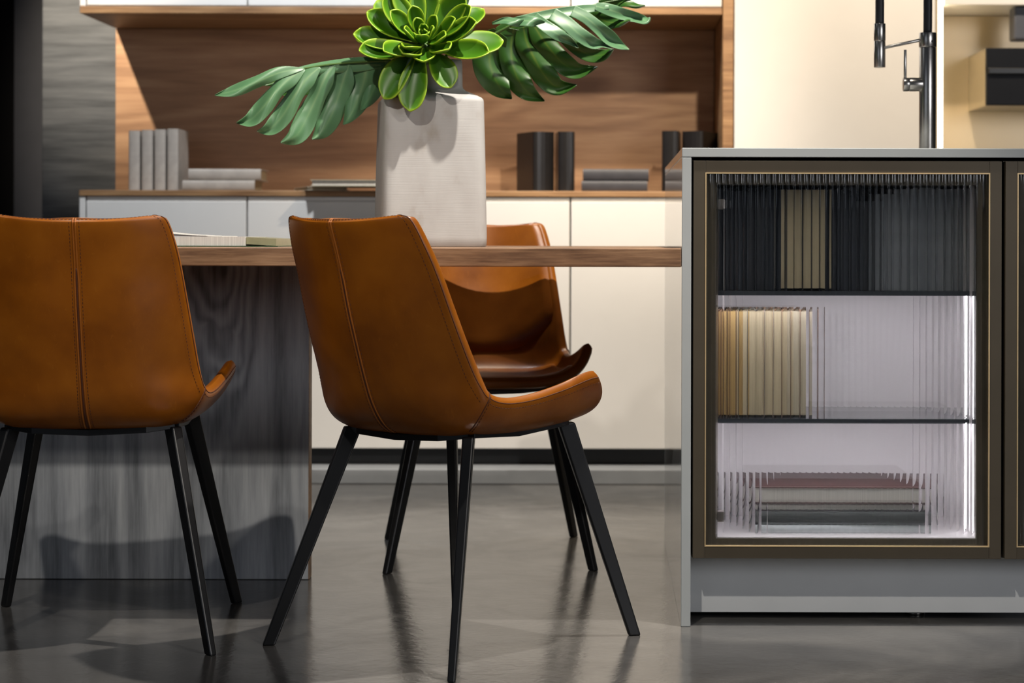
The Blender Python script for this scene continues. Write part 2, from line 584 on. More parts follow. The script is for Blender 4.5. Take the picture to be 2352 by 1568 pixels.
tag(box('sideboard_worktop', XL, XR - 0.001, YF - 0.004, 2.698, 0.873, 0.891, M['oak'], bevel=0.002), 'thin oak worktop running along the white sideboard', 'worktop')

def upper_cab(x0, x1, label, side=None):
    t = thing('wall_cabinet', label, 'cabinet', ((x0 + x1) / 2, 2.5, 1.457), group='white wall cabinets over the niche')
    box('body', x0 + 0.001, x1 - 0.001, YF + 0.021, 2.775, 1.4575, 2.2, M['lacquer'], t)
    xs = x0
    if side:
        box('side_panel', x0, x0 + 0.018, YF, YF + 0.0208, 1.4575, 2.2, M['lacquer'], t)
        xs = x0 + 0.019
    box('door', xs + 0.0025, x1 - 0.0025, YF, YF + 0.0205, 1.4595, 2.2, M['lacquer'], t, 0.002)
    return t
upper_cab(XL, -1.102, 'white wall cabinet at the left end above the niche', True)
upper_cab(-1.102, -0.106, 'wide white wall cabinet above the plant')
upper_cab(-0.106, XR - 0.035, 'white wall cabinet above the monstera leaf tip')
tag(box('cabinet_underboard', XL, XR - 0.036, YF - 0.002, 2.70, 1.435, 1.457, M['oak'], bevel=0.002), 'oak board closing the underside of the wall cabinets', 'board')
tag(box('niche_back_panel', XL, XR - 0.036, 2.702, 2.720, 0.8915, 1.4345, M['walnut'], bevel=0.001), 'brown oak back panel of the niche behind the plant', 'wood panel')
tag(box('niche_side_panel', XR - 0.034, XR - 0.001, YF + 0.0, 2.70, 0.8915, 2.2, M['oak'], bevel=0.002), 'upright oak side board between niche and tall cabinet', 'wood panel')

t = thing('tall_cabinet', 'tall cream lacquer cabinet behind the tap', 'cabinet', (0.70, 2.5, 0.0457))
box('body', XR + 0.001, 1.018, YF + 0.021, 2.77, 0.098, 2.2, M['lacquer'], t)
box('door', XR + 0.002, 1.017, YF, YF + 0.0205, 0.098, 2.2, M['lacquer'], t, 0.002)
box('kick_plate', XR + 0.001, 1.018, 2.31, 2.325, 0.046, 0.0975, M['plinth_black'], t)

t = thing('oven_tower', 'champagne metal appliance niche with a lit edge at the right', 'appliance tower', (1.45, 2.5, 0.0457))
box('back_panel', 1.0275, 1.90, 2.56, 2.58, 0.0457, 1.4675, M['champagne'], t)
box('led_strip', 1.0275, 1.041, YF + 0.012, YF + 0.03, 0.06, 2.2, M['led_warm'], t)
box('side_panel', 1.0185, 1.0270, YF + 0.004, 2.60, 0.0457, 2.2, M['champagne'], t)
box('upper_door', 1.045, 1.90, YF + 0.01, YF + 0.03, 1.469, 2.2, M['lacquer'], t)
box('upper_body', 1.045, 1.90, YF + 0.031, 2.59, 1.4695, 2.2, M['lacquer'], t)
t = thing('built_in_oven', 'black glass fronted oven in the champagne niche', 'oven', (1.45, 2.4, 1.158))
box('housing', 1.174, 1.80, YF + 0.018, 2.559, 1.158, 1.336, M['steel'], t, 0.003)
box('glass_front', 1.1745, 1.80, YF, YF + 0.0175, 1.159, 1.335, M['black_glass'], t, 0.002)
box('handle', 1.178, 1.80, YF - 0.012, YF - 0.0005, 1.2535, 1.2735, M['black_metal'], t, 0.003)
tag(box('hanging_box', 1.268, 1.33, YF + 0.04, YF + 0.12, 1.365, 1.4688, M['dark_wall'], bevel=0.006), 'dark grey block hanging under the white door, right edge', 'appliance')

# ------------------------------------------------------------------ island
ISD = 1.05
tag(box('island_worktop', 0.148, 2.0, 0.0, ISD, 0.9021, 0.92, M['grey_lacquer'], bevel=0.0015), 'slim grey worktop of the kitchen island', 'worktop')
endp = tag(box('island_end_panel', 0.148, 0.1665, 0.0, ISD, 0.0, 0.9015, M['grey_lacquer'], bevel=0.0015), 'upright grey end panel of the island beside the table', 'panel')
tag(box('island_plinth_panel', 0.167, 2.0, 0.082, 0.10, 0.0125, 0.128, M['plinth_lifted'], bevel=0.001), 'grey plinth board under the glass door cabinets', 'plinth')
box('rear_panel', 0.167, 2.0, 1.02, 1.04, 0.0, 0.9015, M['grey_lacquer'], endp)
for x in (0.62,):
    bm = bmesh.new()
    tube(bm, [(0, 0, 0), (0, 0, 0.006), (0, 0, 0.0062), (0, 0, 0.05)], [0.02, 0.018, 0.008, 0.008], 20)
    o = from_bm('levelling_foot', bm, M['steel'], None, smooth=True)
    o.location = (x, 0.14, 0)
    tag(o, 'small round levelling foot under the plinth', 'foot')

def glass_cab(x0, x1, label, full=True):
    t = thing('glass_door_cabinet', label, 'cabinet', ((x0 + x1) / 2, 0.2, 0.129), group='glass door cabinets of the island')
    L = t.location
    zi0, zi1 = 0.168, 0.850
    xi0, xi1 = x0 + 0.046, x1 - 0.044
    yb = 0.325
    car = bmesh.new()
    def b(a0, a1, b0, b1, c0, c1):
        bx(car, a0 - L.x, a1 - L.x, b0 - L.y, b1 - L.y, c0 - L.z, c1 - L.z)
    b(x0 + 0.001, xi0, 0.024, yb, 0.130, 0.897)
    b(xi1, x1 - 0.001, 0.024, yb, 0.130, 0.897)
    b(xi0, xi1, 0.024, yb, zi1, 0.897)
    b(xi0, xi1, 0.024, yb, 0.130, zi0 - 0.002)
    from_bm('carcass', car, M['bronze'], t)
    box('back_panel', x0 + 0.01, x1 - 0.01, yb + 0.0005, yb + 0.012, 0.131, 0.897, M['lilac'], t, 0)
    box('side_lining', xi1 - 0.002, xi1 - 0.0003, 0.04, yb - 0.001, zi0, zi1, M['lilac'], t, 0)
    box('side_lining', xi0 + 0.0003, xi0 + 0.002, 0.04, yb - 0.001, zi0, zi1, M['lilac'], t, 0)
    box('bottom_lining', xi0 + 0.002, xi1 - 0.002, 0.03, yb - 0.001, zi0 - 0.0015, zi0, M['lilac'], t, 0)
    for z in (0.636, 0.387):
        sb = bmesh.new()
        bx(sb, xi0 + 0.0025 - L.x, xi1 - 0.0025 - L.x, 0.055 - L.y, yb - 0.002 - L.y, z + 0.0045 - L.z, z + 0.008 - L.z)
        bx(sb, xi0 + 0.0025 - L.x, xi1 - 0.0025 - L.x, 0.055 - L.y, 0.058 - L.y, z - 0.001 - L.z, z + 0.0045 - L.z)
        from_bm('shelf', sb, M['shelf_glass'], t)
        if full:
            box('led_strip', xi0 + 0.01, xi1 - 0.01, 0.060, 0.066, z + 0.0005, z + 0.0038, M['shelf_fill_glow'], t, 0)  # hidden glow added under the shelf to light the books
    if full:
        led = M['shelf_fill_glow']
        for (za, zb) in ((zi0 + 0.004, 0.384), (0.397, 0.634)):
            box('led_strip', xi1 - 0.0038, xi1 - 0.0022, 0.088, 0.0905, za, zb, M['led_side'], t, 0)
    # door
    fw = 0.0235
    dr = bpy.data.objects.new('door', None)
    COL.objects.link(dr)
    dr.parent = t
    dx0, dx1, dz0, dz1 = x0 + 0.002, x1 - 0.002, 0.131, 0.8955
    y0, y1 = 0.003, 0.0225
    fr = bmesh.new()
    def f(a0, a1, c0, c1, b0=y0, b1=y1, bm_=None):
        bx(bm_ or fr, a0 - L.x, a1 - L.x, b0 - L.y, b1 - L.y, c0 - L.z, c1 - L.z)
    f(dx0, dx0 + fw, dz0, dz1); f(dx1 - fw, dx1, dz0, dz1)
    f(dx0 + fw, dx1 - fw, dz1 - fw, dz1); f(dx0 + fw, dx1 - fw, dz0, dz0 + fw)
    from_bm('door_frame', fr, M['bronze'], dr, bevel=0.0008)
    gb = bmesh.new()
    g = 0.0022
    a, c, e, h = dx0 + fw - 0.0008, dx1 - fw + 0.0008, dz0 + fw - 0.0008, dz1 - fw + 0.0008
    f(a, a + g, e, h, y0 - 0.0016, y0 + 0.004, gb); f(c - g, c, e, h, y0 - 0.0016, y0 + 0.004, gb)
    f(a + g, c - g, e, e + g, y0 - 0.0016, y0 + 0.004, gb); f(a + g, c - g, h - g, h, y0 - 0.0016, y0 + 0.004, gb)
    from_bm('brass_bead', gb, M['gold'], dr)
    # ribbed pane: convex flutes in front, flat behind
    gx0, gx1, gz0, gz1 = dx0 + fw + 0.0003, dx1 - fw - 0.0003, dz0 + fw + 0.0003, dz1 - fw - 0.0003
    n = round((gx1 - gx0) / 0.01225)
    pitch = (gx1 - gx0) / n
    sag, sub = 0.0019, 10
    pane = bmesh.new()
    front = []
    for i in range(n):
        for k in range(sub if i < n - 1 else sub + 1):
            s = k / sub
            x = gx0 + (i + s) * pitch
            dy = sag * (1 - (2 * s - 1) ** 2)
            front.append((x, y0 + 0.0085 - dy))
    yb_ = y0 + 0.0115
    lo, hi = [], []
    for (x, y) in front:
        lo.append(pane.verts.new((x - L.x, y - L.y, gz0 - L.z)))
        hi.append(pane.verts.new((x - L.x, y - L.y, gz1 - L.z)))
    bl = [pane.verts.new((x - L.x, yb_ - L.y, gz0 - L.z)) for x in (gx0, gx1)]
    bh = [pane.verts.new((x - L.x, yb_ - L.y, gz1 - L.z)) for x in (gx0, gx1)]
    for i in range(len(lo) - 1):
        pane.faces.new((lo[i], lo[i + 1], hi[i + 1], hi[i]))
    pane.faces.new((bl[1], bl[0], bh[0], bh[1]))
    pane.faces.new((bl[0], lo[0], hi[0], bh[0]))
    pane.faces.new((lo[-1], bl[1], bh[1], hi[-1]))
    pane.faces.new(list(reversed(lo)) + [bl[0], bl[1]])
    pane.faces.new(hi + [bh[1], bh[0]])
    po = from_bm('ribbed_pane', pane, M['ribbed'], dr)
    po['label'] = 'clear ribbed glass pane'
    me = po.data
    for p in me.polygons:
        p.use_smooth = abs(p.normal.z) < 0.5 and p.normal.y < -0.5
    # keep valleys between flutes sharp
    for ed in me.edges:
        v0, v1 = (me.vertices[i].co for i in ed.vertices)
        if abs(v0.x - v1.x) < 1e-6 and abs(v0.y - (y0 + 0.0085 - L.y)) < 1e-6:
            ed.use_edge_sharp = True
    for z in (0.812, 0.208):
        h_ = bmesh.new()
        bx(h_, xi0 + 0.0025 - L.x, xi0 + 0.022 - L.x, 0.030 - L.y, 0.048 - L.y, z - 0.008 - L.z, z + 0.008 - L.z)
        bx(h_, xi0 + 0.008 - L.x, xi0 + 0.014 - L.x, 0.026 - L.y, 0.050 - L.y, z - 0.010 - L.z, z + 0.010 - L.z)
        from_bm('hinge', h_, M['hinge'], dr, bevel=0.001)
    return t

CX0, CX1 = 0.1685, 0.7655
glass_cab(CX0, CX1, 'bronze framed ribbed glass cabinet with lit shelves of books')
glass_cab(CX1 + 0.003, CX1 + 0.6, 'ribbed glass cabinet cut off by the right picture edge', False)

# books -------------------------------------------------------------
book_mats = {}
def bmat(name, col, rough=0.6):
    if name not in book_mats:
        book_mats[name] = plain('book_' + name, col, rough, 0, 0.4, 0.10, 40)
    return book_mats[name]
def pages_mat(name, col):
    if name in book_mats:
        return book_mats[name]
    m, nt, b = new_mat('pages_' + name)
    mp = coords(nt, (1, 1, 1))
    n = nd(nt, 'ShaderNodeTexNoise')
    n.inputs['Scale'].default_value = 1.0
    n.inputs['Detail'].default_value = 3
    sc = nd(nt, 'ShaderNodeMapping')
    sc.inputs['Scale'].default_value = (900, 6, 6)
    lnk(nt, mp, 'Vector', sc, 'Vector')
    lnk(nt, sc, 'Vector', n, 'Vector')
    r = ramp(nt, [(0.3, tuple(c * 0.72 for c in col)), (0.7, col)])
    lnk(nt, n, 'Fac', r, 'Fac')
    lnk(nt, r, 'Color', b, 'Base Color')
    setin(b, Roughness=0.8)
    book_mats[name] = m
    return m
P_CREAM = pages_mat('cream', (0.46, 0.38, 0.25))
P_OCHRE = pages_mat('ochre', (0.40, 0.26, 0.10))
P_PALE = pages_mat('pale', (0.44, 0.38, 0.28))
P_WHITE = pages_mat('white', (0.66, 0.64, 0.60))

def book(label, w, h, d, loc, cover, pages, rotz=0.0, lay=False, spine_front=True, group=None, th=0.0022, tilt=0.0, cat='book', name='book'):
    """upright: thickness w along x, height h along z, depth d along y (front at -y).
       lying: thickness w up, h along x, d along y."""
    t = thing(name, label, cat, loc, rotz, group)
    t.rotation_euler = (0, tilt, rotz)
    cv = bmesh.new()
    pg = bmesh.new()
    if not lay:
        bx(cv, -w / 2, -w / 2 + th, -d / 2, d / 2, 0, h)
        bx(cv, w / 2 - th, w / 2, -d / 2, d / 2, 0, h)
        e = 0.004
        if spine_front:
            # rounded spine at the front
            n = 8
            prof = [(-(w / 2) * math.cos(PI * k / n), -d / 2 - 0.16 * w * math.sin(PI * k / n)) for k in range(n + 1)]
            lo = [cv.verts.new((x, y, 0)) for x, y in prof] + [cv.verts.new((w / 2, -d / 2 + th, 0)), cv.verts.new((-w / 2, -d / 2 + th, 0))]
            hi = [cv.verts.new((v.co.x, v.co.y, h)) for v in lo]
            m_ = len(lo)
            for k in range(m_):
                cv.faces.new((lo[k], lo[(k + 1) % m_], hi[(k + 1) % m_], hi[k]))
            cv.faces.new(list(reversed(lo))); cv.faces.new(hi)
            bx(pg, -w / 2 + th, w / 2 - th, -d / 2 + th, d / 2 - e, e, h - e)
        else:
            bx(cv, -w / 2 + th, w / 2 - th, d / 2 - th, d / 2, 0, h)
            bx(pg, -w / 2 + th, w / 2 - th, -d / 2 + e, d / 2 - th, e, h - e)
    else:
        bx(cv, -h / 2, h / 2, -d / 2, d / 2, 0, th)
        bx(cv, -h / 2, h / 2, -d / 2, d / 2, w - th, w)
        e = 0.005
        if spine_front:
            n = 8
            prof = [(-d / 2 - 0.16 * w * math.sin(PI * k / n), w / 2 - (w / 2) * math.cos(PI * k / n)) for k in range(n + 1)]
            lo = [cv.verts.new((-h / 2, y, z)) for y, z in prof] + [cv.verts.new((-h / 2, -d / 2 + th, w)), cv.verts.new((-h / 2, -d / 2 + th, 0))]
            hi = [cv.verts.new((h / 2, v.co.y, v.co.z)) for v in lo]
            m_ = len(lo)
            for k in range(m_):
                cv.faces.new((lo[k], lo[(k + 1) % m_], hi[(k + 1) % m_], hi[k]))
            cv.faces.new(list(reversed(lo))); cv.faces.new(hi)
            bx(pg, -h / 2 + e, h / 2 - e, -d / 2 + th, d / 2 - e, th, w - th)
        else:
            bx(cv, -h / 2, h / 2, d / 2 - th, d / 2, th, w - th)
            bx(pg, -h / 2 + e, h / 2 - e, -d / 2 + e, d / 2 - th, th, w - th)
    from_bm('cover', cv, cover, t)
    from_bm('page_block', pg, pages, t)
    return t

Z1, Z2, Z3 = 0.6442, 0.3952, 0.1682
# top shelf: dark spines, two cream fore-edges, grey spines
dk = bmat('ink', (0.012, 0.014, 0.020), 0.45)
dk2 = bmat('navy', (0.018, 0.022, 0.032), 0.5)
gr = bmat('slate', (0.13, 0.14, 0.155), 0.5)
gr2 = bmat('steelgrey', (0.17, 0.18, 0.195), 0.5)
x = 0.2175
YB = 0.19
words = ['first', 'second', 'third', 'fourth', 'fifth', 'sixth', 'seventh', 'eighth']
G1 = 'books on the top shelf of the glass cabinet'
for i, w in enumerate((0.034, 0.026, 0.040, 0.029)):
    h = (0.200, 0.196, 0.203, 0.198)[i]
    book('near-black book on the top shelf, %s from the hinge side' % words[i], w, h, 0.17, (x + w / 2, YB, Z1), (dk, dk2)[i % 2], P_WHITE, group=G1)
    x += w + 0.0008
for i, w in enumerate((0.042, 0.044)):
    book(('cream fore-edge book on the top shelf, next to the near-black books', 'cream fore-edge book on the top shelf, next to the grey books')[i], w, 0.202, 0.17,
         (x + w / 2, YB - 0.02, Z1), dk, P_CREAM, spine_front=False, group=G1)
    x += w + 0.001
for i, (w, h, c) in enumerate(((0.030, 0.198, dk), (0.034, 0.203, dk2), (0.028, 0.176, dk), (0.030, 0.190, gr), (0.041, 0.200, gr2), (0.045, 0.203, gr), (0.043, 0.200, gr2), (0.030, 0.201, gr2))):
    if x + w > 0.7165:
        w = 0.7165 - x
    book('dark to slate grey book on the top shelf, %s right of the cream pages' % words[i], w, h, 0.17, (x + w / 2, YB, Z1), c, P_WHITE, group=G1)
    x += w + 0.0008
# middle shelf: fore-edges towards the door
x = 0.2176
G2 = 'fore-edge books on the middle shelf'
mid = [(0.011, P_OCHRE, 'slim ochre'), (0.013, P_OCHRE, 'thin brownish'), (0.030, P_OCHRE, 'ochre'), (0.046, P_CREAM, 'thick cream'), (0.042, P_CREAM, 'broad cream'), (0.040, P_PALE, 'pale')]
cvs = [bmat('tan', (0.20, 0.12, 0.07)), bmat('brown', (0.10, 0.05, 0.03)), bmat('umber', (0.06, 0.045, 0.03)), bmat('grey', (0.16, 0.15, 0.14))]
for i, (w, pm, adj) in enumerate(mid):
    book('%s fore-edge book on the middle shelf, %s from the hinge side' % (adj, words[i]), w, 0.211, 0.16, (x + w / 2, 0.165, Z2), cvs[i % 4], pm, spine_front=False, group=G2, th=0.0016)
    x += w + 0.0006
# bottom shelf: lying pile
G3 = 'lying books on the cabinet floor'
pile = [(0.016, 0.325, 0.235, 0.4675, bmat('palegrey', (0.42, 0.45, 0.46)), P_WHITE, 'thin pale book at the bottom of the lying pile', True, 0.02),
        (0.026, 0.330, 0.232, 0.472, bmat('charcoal', (0.035, 0.040, 0.040)), P_WHITE, 'charcoal book with a dark spine in the lying pile', True, -0.01),
        (0.015, 0.322, 0.225, 0.463, bmat('plum', (0.05, 0.035, 0.05)), P_WHITE, 'thin plum covered book in the lying pile', False, 0.01),
        (0.032, 0.332, 0.235, 0.464, bmat('rust', (0.050, 0.020, 0.018)), P_WHITE, 'thick rust red book on top of the lying pile', False, -0.006)]
z = Z3
for (w, h, d, cx, c, pm, lb, sf, rz) in pile:
    book(lb, w, h, d, (cx, 0.20, z), c, pm, lay=True, spine_front=sf, group=G3, rotz=rz)
    z += w + 0.0003

# tap ---------------------------------------------------------------
t = thing('kitchen_tap', 'brushed steel kitchen tap with black hose on the island', 'tap', (0.712, 0.56, 0.92))
cyl('base_ring', (0, 0, 0), (0, 0, 0.008), 0.024, M['steel'], t)
cyl('column', (0, 0, 0.008), (0, 0, 0.248), 0.0185, M['steel'], t)
cyl('collar', (0, 0, 0.2485), (0, 0, 0.2810), 0.0192, M['steel'], t)
hp = [(0.0, 0, 0.2810), (0.0, 0, 0.3600), (-0.004, 0, 0.4400), (-0.025, 0, 0.5050), (-0.058, 0, 0.5250), (-0.094, 0, 0.4900), (-0.1075, 0, 0.4200), (-0.1060, 0, 0.3600), (-0.1060, 0, 0.3000)]
bm = bmesh.new()
tube(bm, [cr(hp, i * (len(hp) - 1) / 60) for i in range(61)], 0.0098, 20)
from_bm('hose', bm, M['rubber'], t, smooth=True)
cyl('spray_head_top', (-0.1060, 0, 0.2625), (-0.1060, 0, 0.3010), 0.0128, M['steel'], t)
cyl('spray_head', (-0.1060, 0, 0.2040), (-0.1060, 0, 0.2620), 0.0126, M['steel'], t)
cyl('holder_arm', (-0.0155, 0, 0.2650), (-0.1005, 0, 0.2470), 0.0036, M['steel'], t, 16)
hub = cyl('mixer_hub', (-0.012, 0, 0.1670), (-0.041, 0, 0.1670), 0.0155, M['steel'], t)
cyl('mixer_cap', (-0.0415, 0, 0.1670), (-0.054, 0, 0.1670), 0.0155, M['steel'], t)
cyl('lever', (-0.0495, 0, 0.1810), (-0.0495, 0, 0.2435), 0.0033, M['steel'], t, 16)
bm = bmesh.new()
tube(bm, [(0.008, -0.0175, 0.2605), (0.008, -0.0194, 0.2605)], 0.003, 12)
from_bm('screw', bm, M['black_metal'], t)

# ------------------------------------------------------------------ table
TZ = 0.727
t = thing('dining_table', 'oak topped dining table on a grey wooden pedestal, joined to the island', 'table', (-1.0, 0.47, 0))
box('table_top', -2.15, 0.1474, 0.0, 1.02, TZ - 0.0364, TZ, M['table_wood'], t, 0.0022)
ped = box('pedestal_panel', -2.0, -0.6445, 0.505, 0.545, 0.001, TZ - 0.0366, M['grey_wood'], t, 0.001)
box('edge_strip', -0.6443, -0.6435, 0.505, 0.545, 0.001, TZ - 0.0366, M['oak'], t, 0)
ped['label'] = 'grey stained upright panel'

# ------------------------------------------------------------------ chairs
ST = [((-.3160, .7780), (.118, -.2850, .7880)), ((-.3155, .7740), (.142, -.2780, .7860)), ((-.3140, .7660), (.160, -.2690, .7750)),
      ((-.3000, .7250), (.174, -.2480, .7280)), ((-.2850, .6750), (.182, -.2270, .6820)), ((-.2700, .6170), (.190, -.2050, .6250)),
      ((-.2500, .5530), (.198, -.1800, .5630)), ((-.2300, .4930), (.204, -.1580, .5150)), ((-.2120, .4500), (.208, -.1430, .4900)),
      ((-.1870, .4150), (.211, -.1290, .4740)), ((-.1550, .3960), (.214, -.1050, .4650)), ((-.1000, .3880), (.218, -.0700, .4620)),
      ((-.0300, .3860), (.224, -.0200, .4670)), ((.0500, .3880), (.232, .0400, .4800)), ((.1200, .3940), (.239, .0800, .4925)),
      ((.1600, .3995), (.242, .1040, .4985)), ((.1820, .4040), (.243, .1180, .4995)), ((.1920, .4085), (.243, .1240, .4990))]
NS = len(ST) - 1
def sect(v):
    cy, cz = cr([s[0] for s in ST], v)
    ex, ey, ez = cr([s[1] for s in ST], v)
    return cy, cz, ex, ey, ez
def pz(v):
    if v < 6: return 2.0
    if v < 10: return 2.0 + (v - 6) / 4 * 1.8
    return 3.8 if v < 14 else 3.8 - (v - 14) / 4 * 0.6
# a smooth hand-over between the two x laws around the back-seat bend
def S(u, v):
    cy, cz, ex, ey, ez = sect(v)
    a = abs(u)
    k = min(max((v - 6.5) / 3.5, 0), 1)
    k = k * k * (3 - 2 * k)
    xs = math.sin(u * PI / 2 * 0.82) / math.sin(PI / 2 * 0.82)
    xl = u
    q = 2.0 + 0.6 * k + max(0.0, v - 12.5) / 4.5 * 3.4
    return Vector((ex * (xl * (1 - k) + xs * k), cy + (ey - cy) * a ** q, cz + (ez - cz) * a ** pz(v)))
def SN(u, v):
    e = 1e-3
    u0, u1 = max(u - e, -1), min(u + e, 1)
    v0, v1 = max(v - e, 0), min(v + e, NS)
    n = (S(u1, v) - S(u0, v)).cross(S(u, v1) - S(u, v0))
    return n.normalized()
# outward normal check: at the back centre it must point to -y
SGN = 1.0 if SN(0, 4).y < 0 else -1.0
TH = 0.026
def KR(u, v):
    """1 inside the shell, falling to 0 at its border: gives the rim its round section"""
    e = min((1 - abs(u)) * 0.215, v * 0.0055, (NS - v) * 0.0085)
    if e >= TH / 2:
        return 1.0
    f = 1 - max(e, 0) / (TH / 2)
    return math.sqrt(max(0.0, 1 - f * f))
def SO(u, v, off=0.0):
    """point on the outer skin, lifted by off"""
    return S(u, v) + SN(u, v) * (SGN * (off - TH / 2 * (1 - KR(u, v))))
def SI(u, v, off=0.0):
    return S(u, v) + SN(u, v) * (SGN * (-off - TH / 2 * (1 + KR(u, v))))

def build_chair():
    root = bpy.data.objects.new('dining_chair', None)
    COL.objects.link(root)
    NU, NV = 44, 90
    bm = bmesh.new()
    outer, inner = [], []
    def warp(t):
        c = 0.5 - 0.5 * math.cos(PI * t)
        return 0.25 * t + 0.75 * c
    for j in range(NV + 1):
        v = NS * warp(j / NV)
        ro, ri = [], []
        for i in range(NU + 1):
            u = -1 + 2 * warp(i / NU)
            ro.append(bm.verts.new(SO(u, v)))
            ri.append(bm.verts.new(SI(u, v)))
        outer.append(ro); inner.append(ri)
    split = min(range(NV + 1), key=lambda j: abs(NS * warp(j / NV) - 9.0))
    def q(a, b, c, d, j):
        f = bm.faces.new((a, b, c, d))
        f.material_index = 0 if j < split else 1
    for j in range(NV):
        for i in range(NU):
            q(outer[j][i], outer[j + 1][i], outer[j + 1][i + 1], outer[j][i + 1], j)
            q(inner[j][i], inner[j][i + 1], inner[j + 1][i + 1], inner[j + 1][i], j)
        q(outer[j][0], inner[j][0], inner[j + 1][0], outer[j + 1][0], j)
        q(outer[j][NU], outer[j + 1][NU], inner[j + 1][NU], inner[j][NU], j)
    for i in range(NU):
        q(outer[0][i], outer[0][i + 1], inner[0][i + 1], inner[0][i], 0)
        q(outer[NV][i], inner[NV][i], inner[NV][i + 1], outer[NV][i + 1], NV)
    bmesh.ops.recalc_face_normals(bm, faces=bm.faces[:])
    me = bpy.data.meshes.new('shell_tmp')
    bm.to_mesh(me); bm.free()
    me.materials.append(M['leather']); me.materials.append(M['leather'])
    me.shade_smooth()
    tmp = bpy.data.objects.new('shell_tmp', me)
    COL.objects.link(tmp)
    md = tmp.modifiers.new('sub', 'SUBSURF'); md.levels = 1; md.render_levels = 1
    dg = bpy.context.evaluated_depsgraph_get()
    full = bpy.data.meshes.new_from_object(tmp.evaluated_get(dg))
    bpy.data.objects.remove(tmp)
    vn = [Vector(n.vector) for n in full.vertex_normals]
    for k, nm in ((0, 'backrest'), (1, 'seat')):
        used = {}
        vs, ns, fs = [], [], []
        for p in full.polygons:
            if p.material_index != k:
                continue
            idx = []
            for vi in p.vertices:
                if vi not in used:
                    used[vi] = len(vs)
                    vs.append(full.vertices[vi].co.copy()); ns.append(vn[vi])
                idx.append(used[vi])
            fs.append(idx)
        m2 = bpy.data.meshes.new(nm)
        m2.from_pydata(vs, [], fs)
        m2.shade_smooth()
        m2.normals_split_custom_set_from_vertices(ns)
        o = mesh_obj(nm, m2, M['leather'], root)
        if nm == 'backrest':
            back = o
        else:
            seat = o
    # centre welt on the back
    vv = [0.25 + (9.9 - 0.25) * k / 70 for k in range(71)]
    bm = bmesh.new()
    for sx in (-1, 1):
        pts = []
        for v in vv:
            ex = sect(v)[2]
            gap = 0.0022 if v < 3.6 else 0.0022 + 0.0014 * min(1, (v - 3.6) * 2)
            pts.append(SO(sx * gap / ex, v, -0.0002))
        tube(bm, pts, 0.0019, 6)
    from_bm('centre_welt', bm, M['welt'], back, smooth=True)
    bm = bmesh.new()
    tube(bm, [SO(0, 3.7 + (9.8 - 3.7) * k / 60, -0.0007) for k in range(61)], 0.0019, 6)
    from_bm('centre_slit', bm, M['thread'], back, smooth=True)
    # stitches
    def stitches(bm, path, off, ln=0.0040, gap=0.0030, r=0.00070):
        acc, nxt, on, start = 0.0, 0.0, False, None
        pos = [SO(u, v, off) for (u, v) in path]
        d = [0]
        for a, b in zip(pos, pos[1:]):
            d.append(d[-1] + (b - a).length)
        def at(s):
            import bisect
            k = min(max(bisect.bisect(d, s) - 1, 0), len(d) - 2)
            f = (s - d[k]) / max(d[k + 1] - d[k], 1e-9)
            return pos[k].lerp(pos[k + 1], f)
        s = 0.002
        while s + ln < d[-1]:
            tube(bm, [at(s), at(s + ln)], r, 4)
            s += ln + gap
    bm = bmesh.new()
    for sx in (-1, 1):
        stitches(bm, [(sx * 0.0085 / sect(v)[2], v) for v in vv], -0.0002)
        edge = [(sx * 0.905, 0.8 + (8.95 - 0.8) * k / 90) for k in range(91)]
        stitches(bm, edge, -0.0002)
    stitches(bm, [(-0.93 + 1.86 * k / 80, 0.75) for k in range(81)], -0.0001)
    o = from_bm('stitching', bm, M['thread'], back)
    o['kind'] = 'stuff'
    bm = bmesh.new()
    for sx in (-1, 1):
        stitches(bm, [(sx * 0.94, 9.05 + (16.2 - 9.05) * k / 90) for k in range(91)], -0.0002)
        stitches(bm, [(sx * (0.99 - 0.36 * k / 40), 9.16 + 1.1 * k / 40) for k in range(41)], 0.0002)
    o = from_bm('stitching', bm, M['thread'], seat)
    o['kind'] = 'stuff'
    # fold lines of the leather: along the edges and where seat side meets the back
    def fold(path, nm, par, r=0.0011, off=-0.0004):
        for pth in path:
            b_ = bmesh.new()
            tube(b_, [SO(u, v, off) for (u, v) in pth], r, 6)
            from_bm(nm, b_, M['thread'], par, smooth=True)
    fold([[(sx * 0.965, 0.75 + 8.2 * k / 60) for k in range(61)] for sx in (-1, 1)] + [[(-0.965 + 1.93 * k / 50, 0.45) for k in range(51)]], 'edge_seam', back, 0.0009)
    fold([[(sx * 0.972, 9.0 + 7.3 * k / 60) for k in range(61)] for sx in (-1, 1)], 'edge_seam', seat, 0.0009)
    fold([[(sx * (1.0 - 0.36 * k / 40), 9.0 + 1.1 * k / 40) for k in range(41)] for sx in (-1, 1)], 'side_seam', seat, 0.0012)
    # cushions on the inside
    def cushion(nm, par, ulim, vlo, vhi, thick):
        NUc, NVc = 28, 28
        b_ = bmesh.new()
        g = []
        for j in range(NVc + 1):
            row = []
            for i in range(NUc + 1):
                a = -1 + 2 * i / NUc
                b = j / NVc
                u = a * ulim
                lo, hi = vlo(u), vhi(u)
                v = lo + (hi - lo) * b
                e = min(1 - abs(a), b, 1 - b) if nm != 'back_cushion' else min(1 - abs(a), 1 - b, b + 0.02)
                pr = math.sqrt(min(1, e / 0.10)) if e > 0 else 0
                row.append(b_.verts.new(SI(u, v, -0.004 + (thick + 0.004) * pr)))
            g.append(row)
        for j in range(NVc):
            for i in range(NUc):
                b_.faces.new((g[j][i], g[j + 1][i], g[j + 1][i + 1], g[j][i + 1]))
        o = from_bm(nm, b_, M['leather'], par, smooth=True)
        # face the inside
        for p in o.data.polygons[:1]:
            pass
        return o
